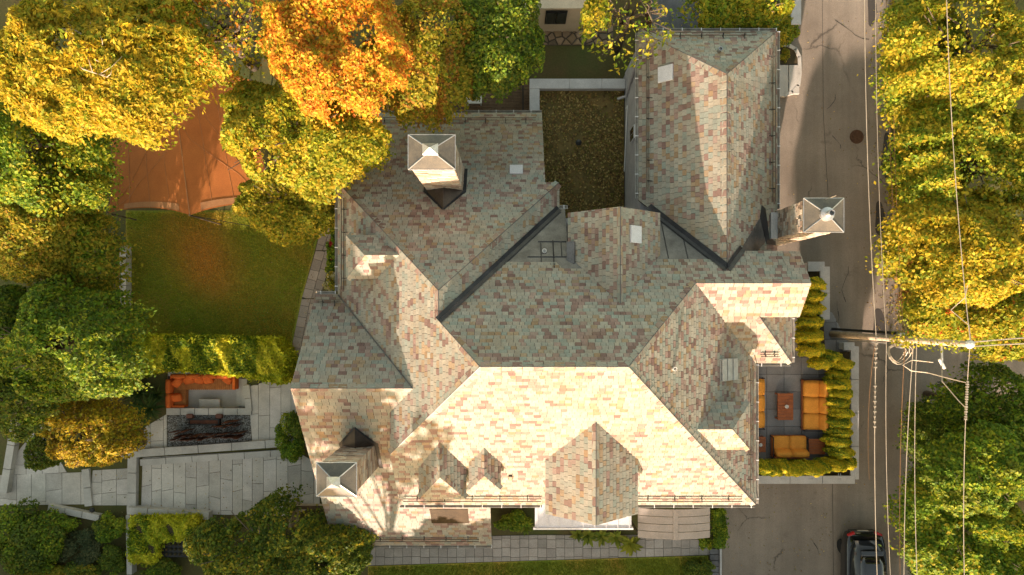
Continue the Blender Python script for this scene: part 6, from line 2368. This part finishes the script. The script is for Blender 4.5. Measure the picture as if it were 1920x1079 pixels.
tree('maple_tree', 'green and gold tree on the left edge beside the tent', 102, 315, 66, 6.6, GRN, 8000, 92, 0.8, 0.13, pal2=YGR, mixc=0.45, group=LG, lobes=24)
tree('maple_tree', 'olive tree with russet tips on the left edge above the dark green one', 30, 420, 95, 7.0, OLV, 10500, 110, 0.8, 0.13, pal2=[(0.40, 0.24, 0.03), (0.3, 0.28, 0.02)], mixc=0.2, group=LG, lobes=26)
tree('maple_tree', 'olive-green tree at the left end of the lawn', 120, 478, 92, 5.6, OLV, 10500, 98, 0.85, 0.13, pal2=GRN, mixc=0.4, group=LG, lobes=26)
tree('maple_tree', 'large deep green tree left of the broad hedge', 92, 645, 145, 7.2, GRN, 17500, 118, 0.8, 0.14, pal2=DGR, mixc=0.4, group=LG, lobes=36)
tree('maple_tree', 'green tree cut by the left edge below the dark green one', -5, 740, 75, 6.0, DGR, 7000, 90, 0.8, 0.13, pal2=GRN, mixc=0.3, group=LG, lobes=18)
tree('maple_tree', 'low golden bush-like tree beside the narrow path', 135, 818, 106, 4.4, YEL, 12000, 72, 0.8, 0.12, pal2=[(0.30, 0.17, 0.02), (0.2, 0.16, 0.02)], mixc=0.35, group=LG, lobes=28)
tree('maple_tree', 'small dark green tree under the golden bush at the path edge', 70, 850, 36, 2.4, DGR, 3000, 40, 0.8, 0.11, group=LG, lobes=14)
tree('maple_tree', 'large dark green tree at the bottom edge below the patio', 500, 1048, 188, 5.0, DGR, 19000, 96, 0.8, 0.13, pal2=OLV, mixc=0.35, group=LG, lobes=38)
tree('maple_tree', 'dark green tree tucked under the left roof corner at the bottom', 632, 1050, 64, 3.6, DGR, 5600, 55, 0.8, 0.12, pal2=GRN, mixc=0.3, group=LG, lobes=18)
tree('locust_tree', 'feathery yellow-green branches left of the garage wing at the top', 1180, 30, 90, 7.5, YGR, 3600, 90, 0.6, 0.125, pal2=GRN, mixc=0.4, group=LG, lobes=26, gaps=0.12, long_=1.5, bare=2)
tree('locust_tree', 'green-yellow tree overhanging the garage wing at the top edge', 1400, -6, 112, 6.0, YGR, 9500, 60, 0.7, 0.14, pal2=GRN, mixc=0.4, group=LG, lobes=28)
tree('maple_tree', 'dark green tree cut by the left edge above the large deep green one', -12, 590, 70, 6.0, DGR, 7000, 62, 0.8, 0.13, pal2=GRN, mixc=0.4, group=LG, lobes=20)
# right bank
tree('maple_tree', 'tall yellow-green tree in the upper right corner', 1850, 75, 145, 9.5, YGR, 16000, 138, 0.75, 0.14, pal2=YEL, mixc=0.25, group=RG, lobes=38, base=18.9)
tree('maple_tree', 'yellow-green tree at the top overhanging the street edge', 1752, 95, 72, 7.6, YGR, 9000, 125, 0.75, 0.14, pal2=GRN, mixc=0.3, group=RG, lobes=26, base=18.9)
tree('maple_tree', 'green tree half in shade on the right bank below the tall corner tree', 1855, 275, 132, 8.6, YGR, 14000, 110, 0.75, 0.14, pal2=GRN, mixc=0.35, group=RG, lobes=36, base=18.9)
tree('maple_tree', 'green and yellow tree leaning over the street halfway down', 1768, 295, 76, 7.0, YGR, 8000, 110, 0.75, 0.14, pal2=GRN, mixc=0.4, group=RG, lobes=24, base=18.9)
tree('maple_tree', 'bright yellow tree on the right bank above the pole', 1850, 465, 138, 8.8, YGR, 16000, 122, 0.75, 0.14, pal2=YEL, mixc=0.5, group=RG, lobes=36, base=18.9)
tree('maple_tree', 'yellow tree with russet tips reaching toward the street', 1768, 465, 82, 6.6, YGR, 9000, 85, 0.75, 0.14, pal2=[(0.4, 0.2, 0.03), (0.3, 0.28, 0.02)], mixc=0.3, group=RG, lobes=24, base=18.9)
tree('maple_tree', 'yellow tree with few reddish leaves just above the side street', 1806, 585, 86, 6.8, YGR, 9500, 62, 0.75, 0.14, pal2=[(0.5, 0.12, 0.02), (0.40, 0.38, 0.02)], mixc=0.15, group=RG, lobes=26, base=18.9)
tree('maple_tree', 'yellow tree on the right edge above the side street, behind the pole tip', 1905, 600, 82, 7.2, YGR, 8500, 75, 0.75, 0.14, pal2=[(0.5, 0.16, 0.02), (0.40, 0.38, 0.02)], mixc=0.2, group=RG, lobes=24, base=18.9)
tree('maple_tree', 'dark ivy-like tree at the corner below the side street', 1790, 830, 74, 3.6, DGR, 10000, 75, 0.8, 0.12, pal2=GRN, mixc=0.3, group=RG, lobes=26, base=18.9)
tree('maple_tree', 'green tree on the right edge just below the side street', 1885, 770, 95, 5.8, GRN, 10000, 82, 0.8, 0.13, pal2=DGR, mixc=0.4, group=RG, lobes=26, base=18.9)
tree('maple_tree', 'large green tree on the right edge in the lower right quarter', 1875, 890, 108, 7.4, GRN, 12000, 85, 0.8, 0.14, pal2=[(0.16, 0.2, 0.02), (0.22, 0.23, 0.02)], mixc=0.3, group=RG, lobes=30, base=18.9)
tree('maple_tree', 'green tree with bright tips in the lower right corner beside the street', 1812, 1000, 98, 6.6, GRN, 12000, 105, 0.8, 0.14, pal2=YGR, mixc=0.35, group=RG, lobes=28, base=18.9)
tree('maple_tree', 'green tree in the extreme lower right corner', 1905, 1030, 72, 7.0, GRN, 8500, 80, 0.8, 0.14, pal2=YGR, mixc=0.2, group=RG, lobes=24, base=18.9)
tree('maple_tree', 'dark green tree between the street and the lower right trees', 1760, 930, 42, 3.4, DGR, 4500, 60, 0.8, 0.12, pal2=GRN, mixc=0.3, group=RG, lobes=18, base=18.9)
# undergrowth along the right edge of the street
for i, (x, y, rx, ry, pal, lb) in enumerate(((1696, 60, 20, 60, OLV, 'low brown-green undergrowth along the street edge, topmost'), (1698, 190, 20, 60, OLV, 'low brown-green undergrowth along the street edge, second from the top'), (1700, 340, 22, 55, OLV, 'low undergrowth along the street edge opposite the drain cover'), (1706, 430, 20, 40, OLV, 'low undergrowth along the street edge below the dark asphalt patch'), (1715, 560, 24, 50, OLV, 'low undergrowth with red leaves at the corner of the side street'), (1730, 800, 18, 40, DGR, 'low ivy undergrowth at the kerb below the side street'), (1722, 1030, 18, 55, DGR, 'low ivy undergrowth at the kerb in the lower right'))):
    shrub('undergrowth', lb, x, y, rx * 1.5, ry * 1.2, 2.0, pal, 4200, 0.11, lobes=18, pal2=[(0.35, 0.13, 0.03), (0.25, 0.2, 0.02)], mixc=0.15, group='undergrowth along the street')

# ------------------------------------------------------------------ unseen trees placed south of the picture for their shade over the garden
SG_ = 'unseen shade trees south of the garden'
sr = random.Random(4)
SOUTH = [(-39, -26, 12, 4.2, 1), (-33, -24, 11.5, 4.0, 1), (-28, -27, 14, 4.2, 0.8), (-24.2, -24.5, 14.5, 3.6, 0.9), (-15.0, -26, 14.5, 3.0, 0.9), (-15.5, -23.5, 11, 3.2, 1), (-36, -21, 9, 4, 1), (-26, -20.5, 9, 3.6, 1),
         (-11.8, -25, 15.8, 4.0, 0.60), (-8.0, -23.5, 14.6, 3.6, 0.56), (-12, -21, 8.2, 3.2, 0.8), (-9.5, -27, 8.0, 3.4, 1),
         (-5.0, -24.5, 7.9, 3.2, 1), (-0.5, -24, 7.7, 3.2, 1), (4.0, -24.5, 7.7, 3.2, 1), (8.9, -24, 10.8, 2.5, 1), (12.0, -25, 7.2, 3.0, 1), (15.5, -25.5, 7.0, 2.8, 1), (1.8, -27, 8, 3.4, 1), (5.6, -27.5, 8.6, 3.2, 1), (9.6, -28, 12.0, 2.6, 1), (-3, -27.5, 8.4, 3.4, 1), (14, -29, 8.0, 3.4, 1),
         (20, -26, 10, 3.6, 1), (26, -25, 11, 4.0, 1), (33, -27, 12, 4.2, 1), (-24, -17, 7.5, 3.0, 1), (-18.5, -16.5, 6.5, 2.6, 1)]
for i, (x, y, h, r, dens) in enumerate(SOUTH):
    tree('maple_tree', 'unseen tree placed south of the garden for its shade, beyond the lower edge', 0, 0, r, h, OLV, int(4200 * dens), r, 0.95, 0.36 if dens > 0.7 else 0.30, group=SG_, lobes=26 if dens > 0.7 else 74, loc=(x, y), lrange=(0.13, 0.33) if dens > 0.7 else (0.08, 0.15))
hedge_block('hedge', 'unseen tall hedge added south of the garden to block sun, beyond the lower edge', [(PX + x * F / (H - 4), PY - y * F / (H - 4)) for x, y in ((-42, -19.2), (19, -19.2), (19, -21), (-42, -21))], 0, 5.0, OLV, 5000, 0.4)  # added out of view; its solid core keeps low sun off patio and driveway
print('slates', len(slate_full), 'objects', len(bpy.data.objects))
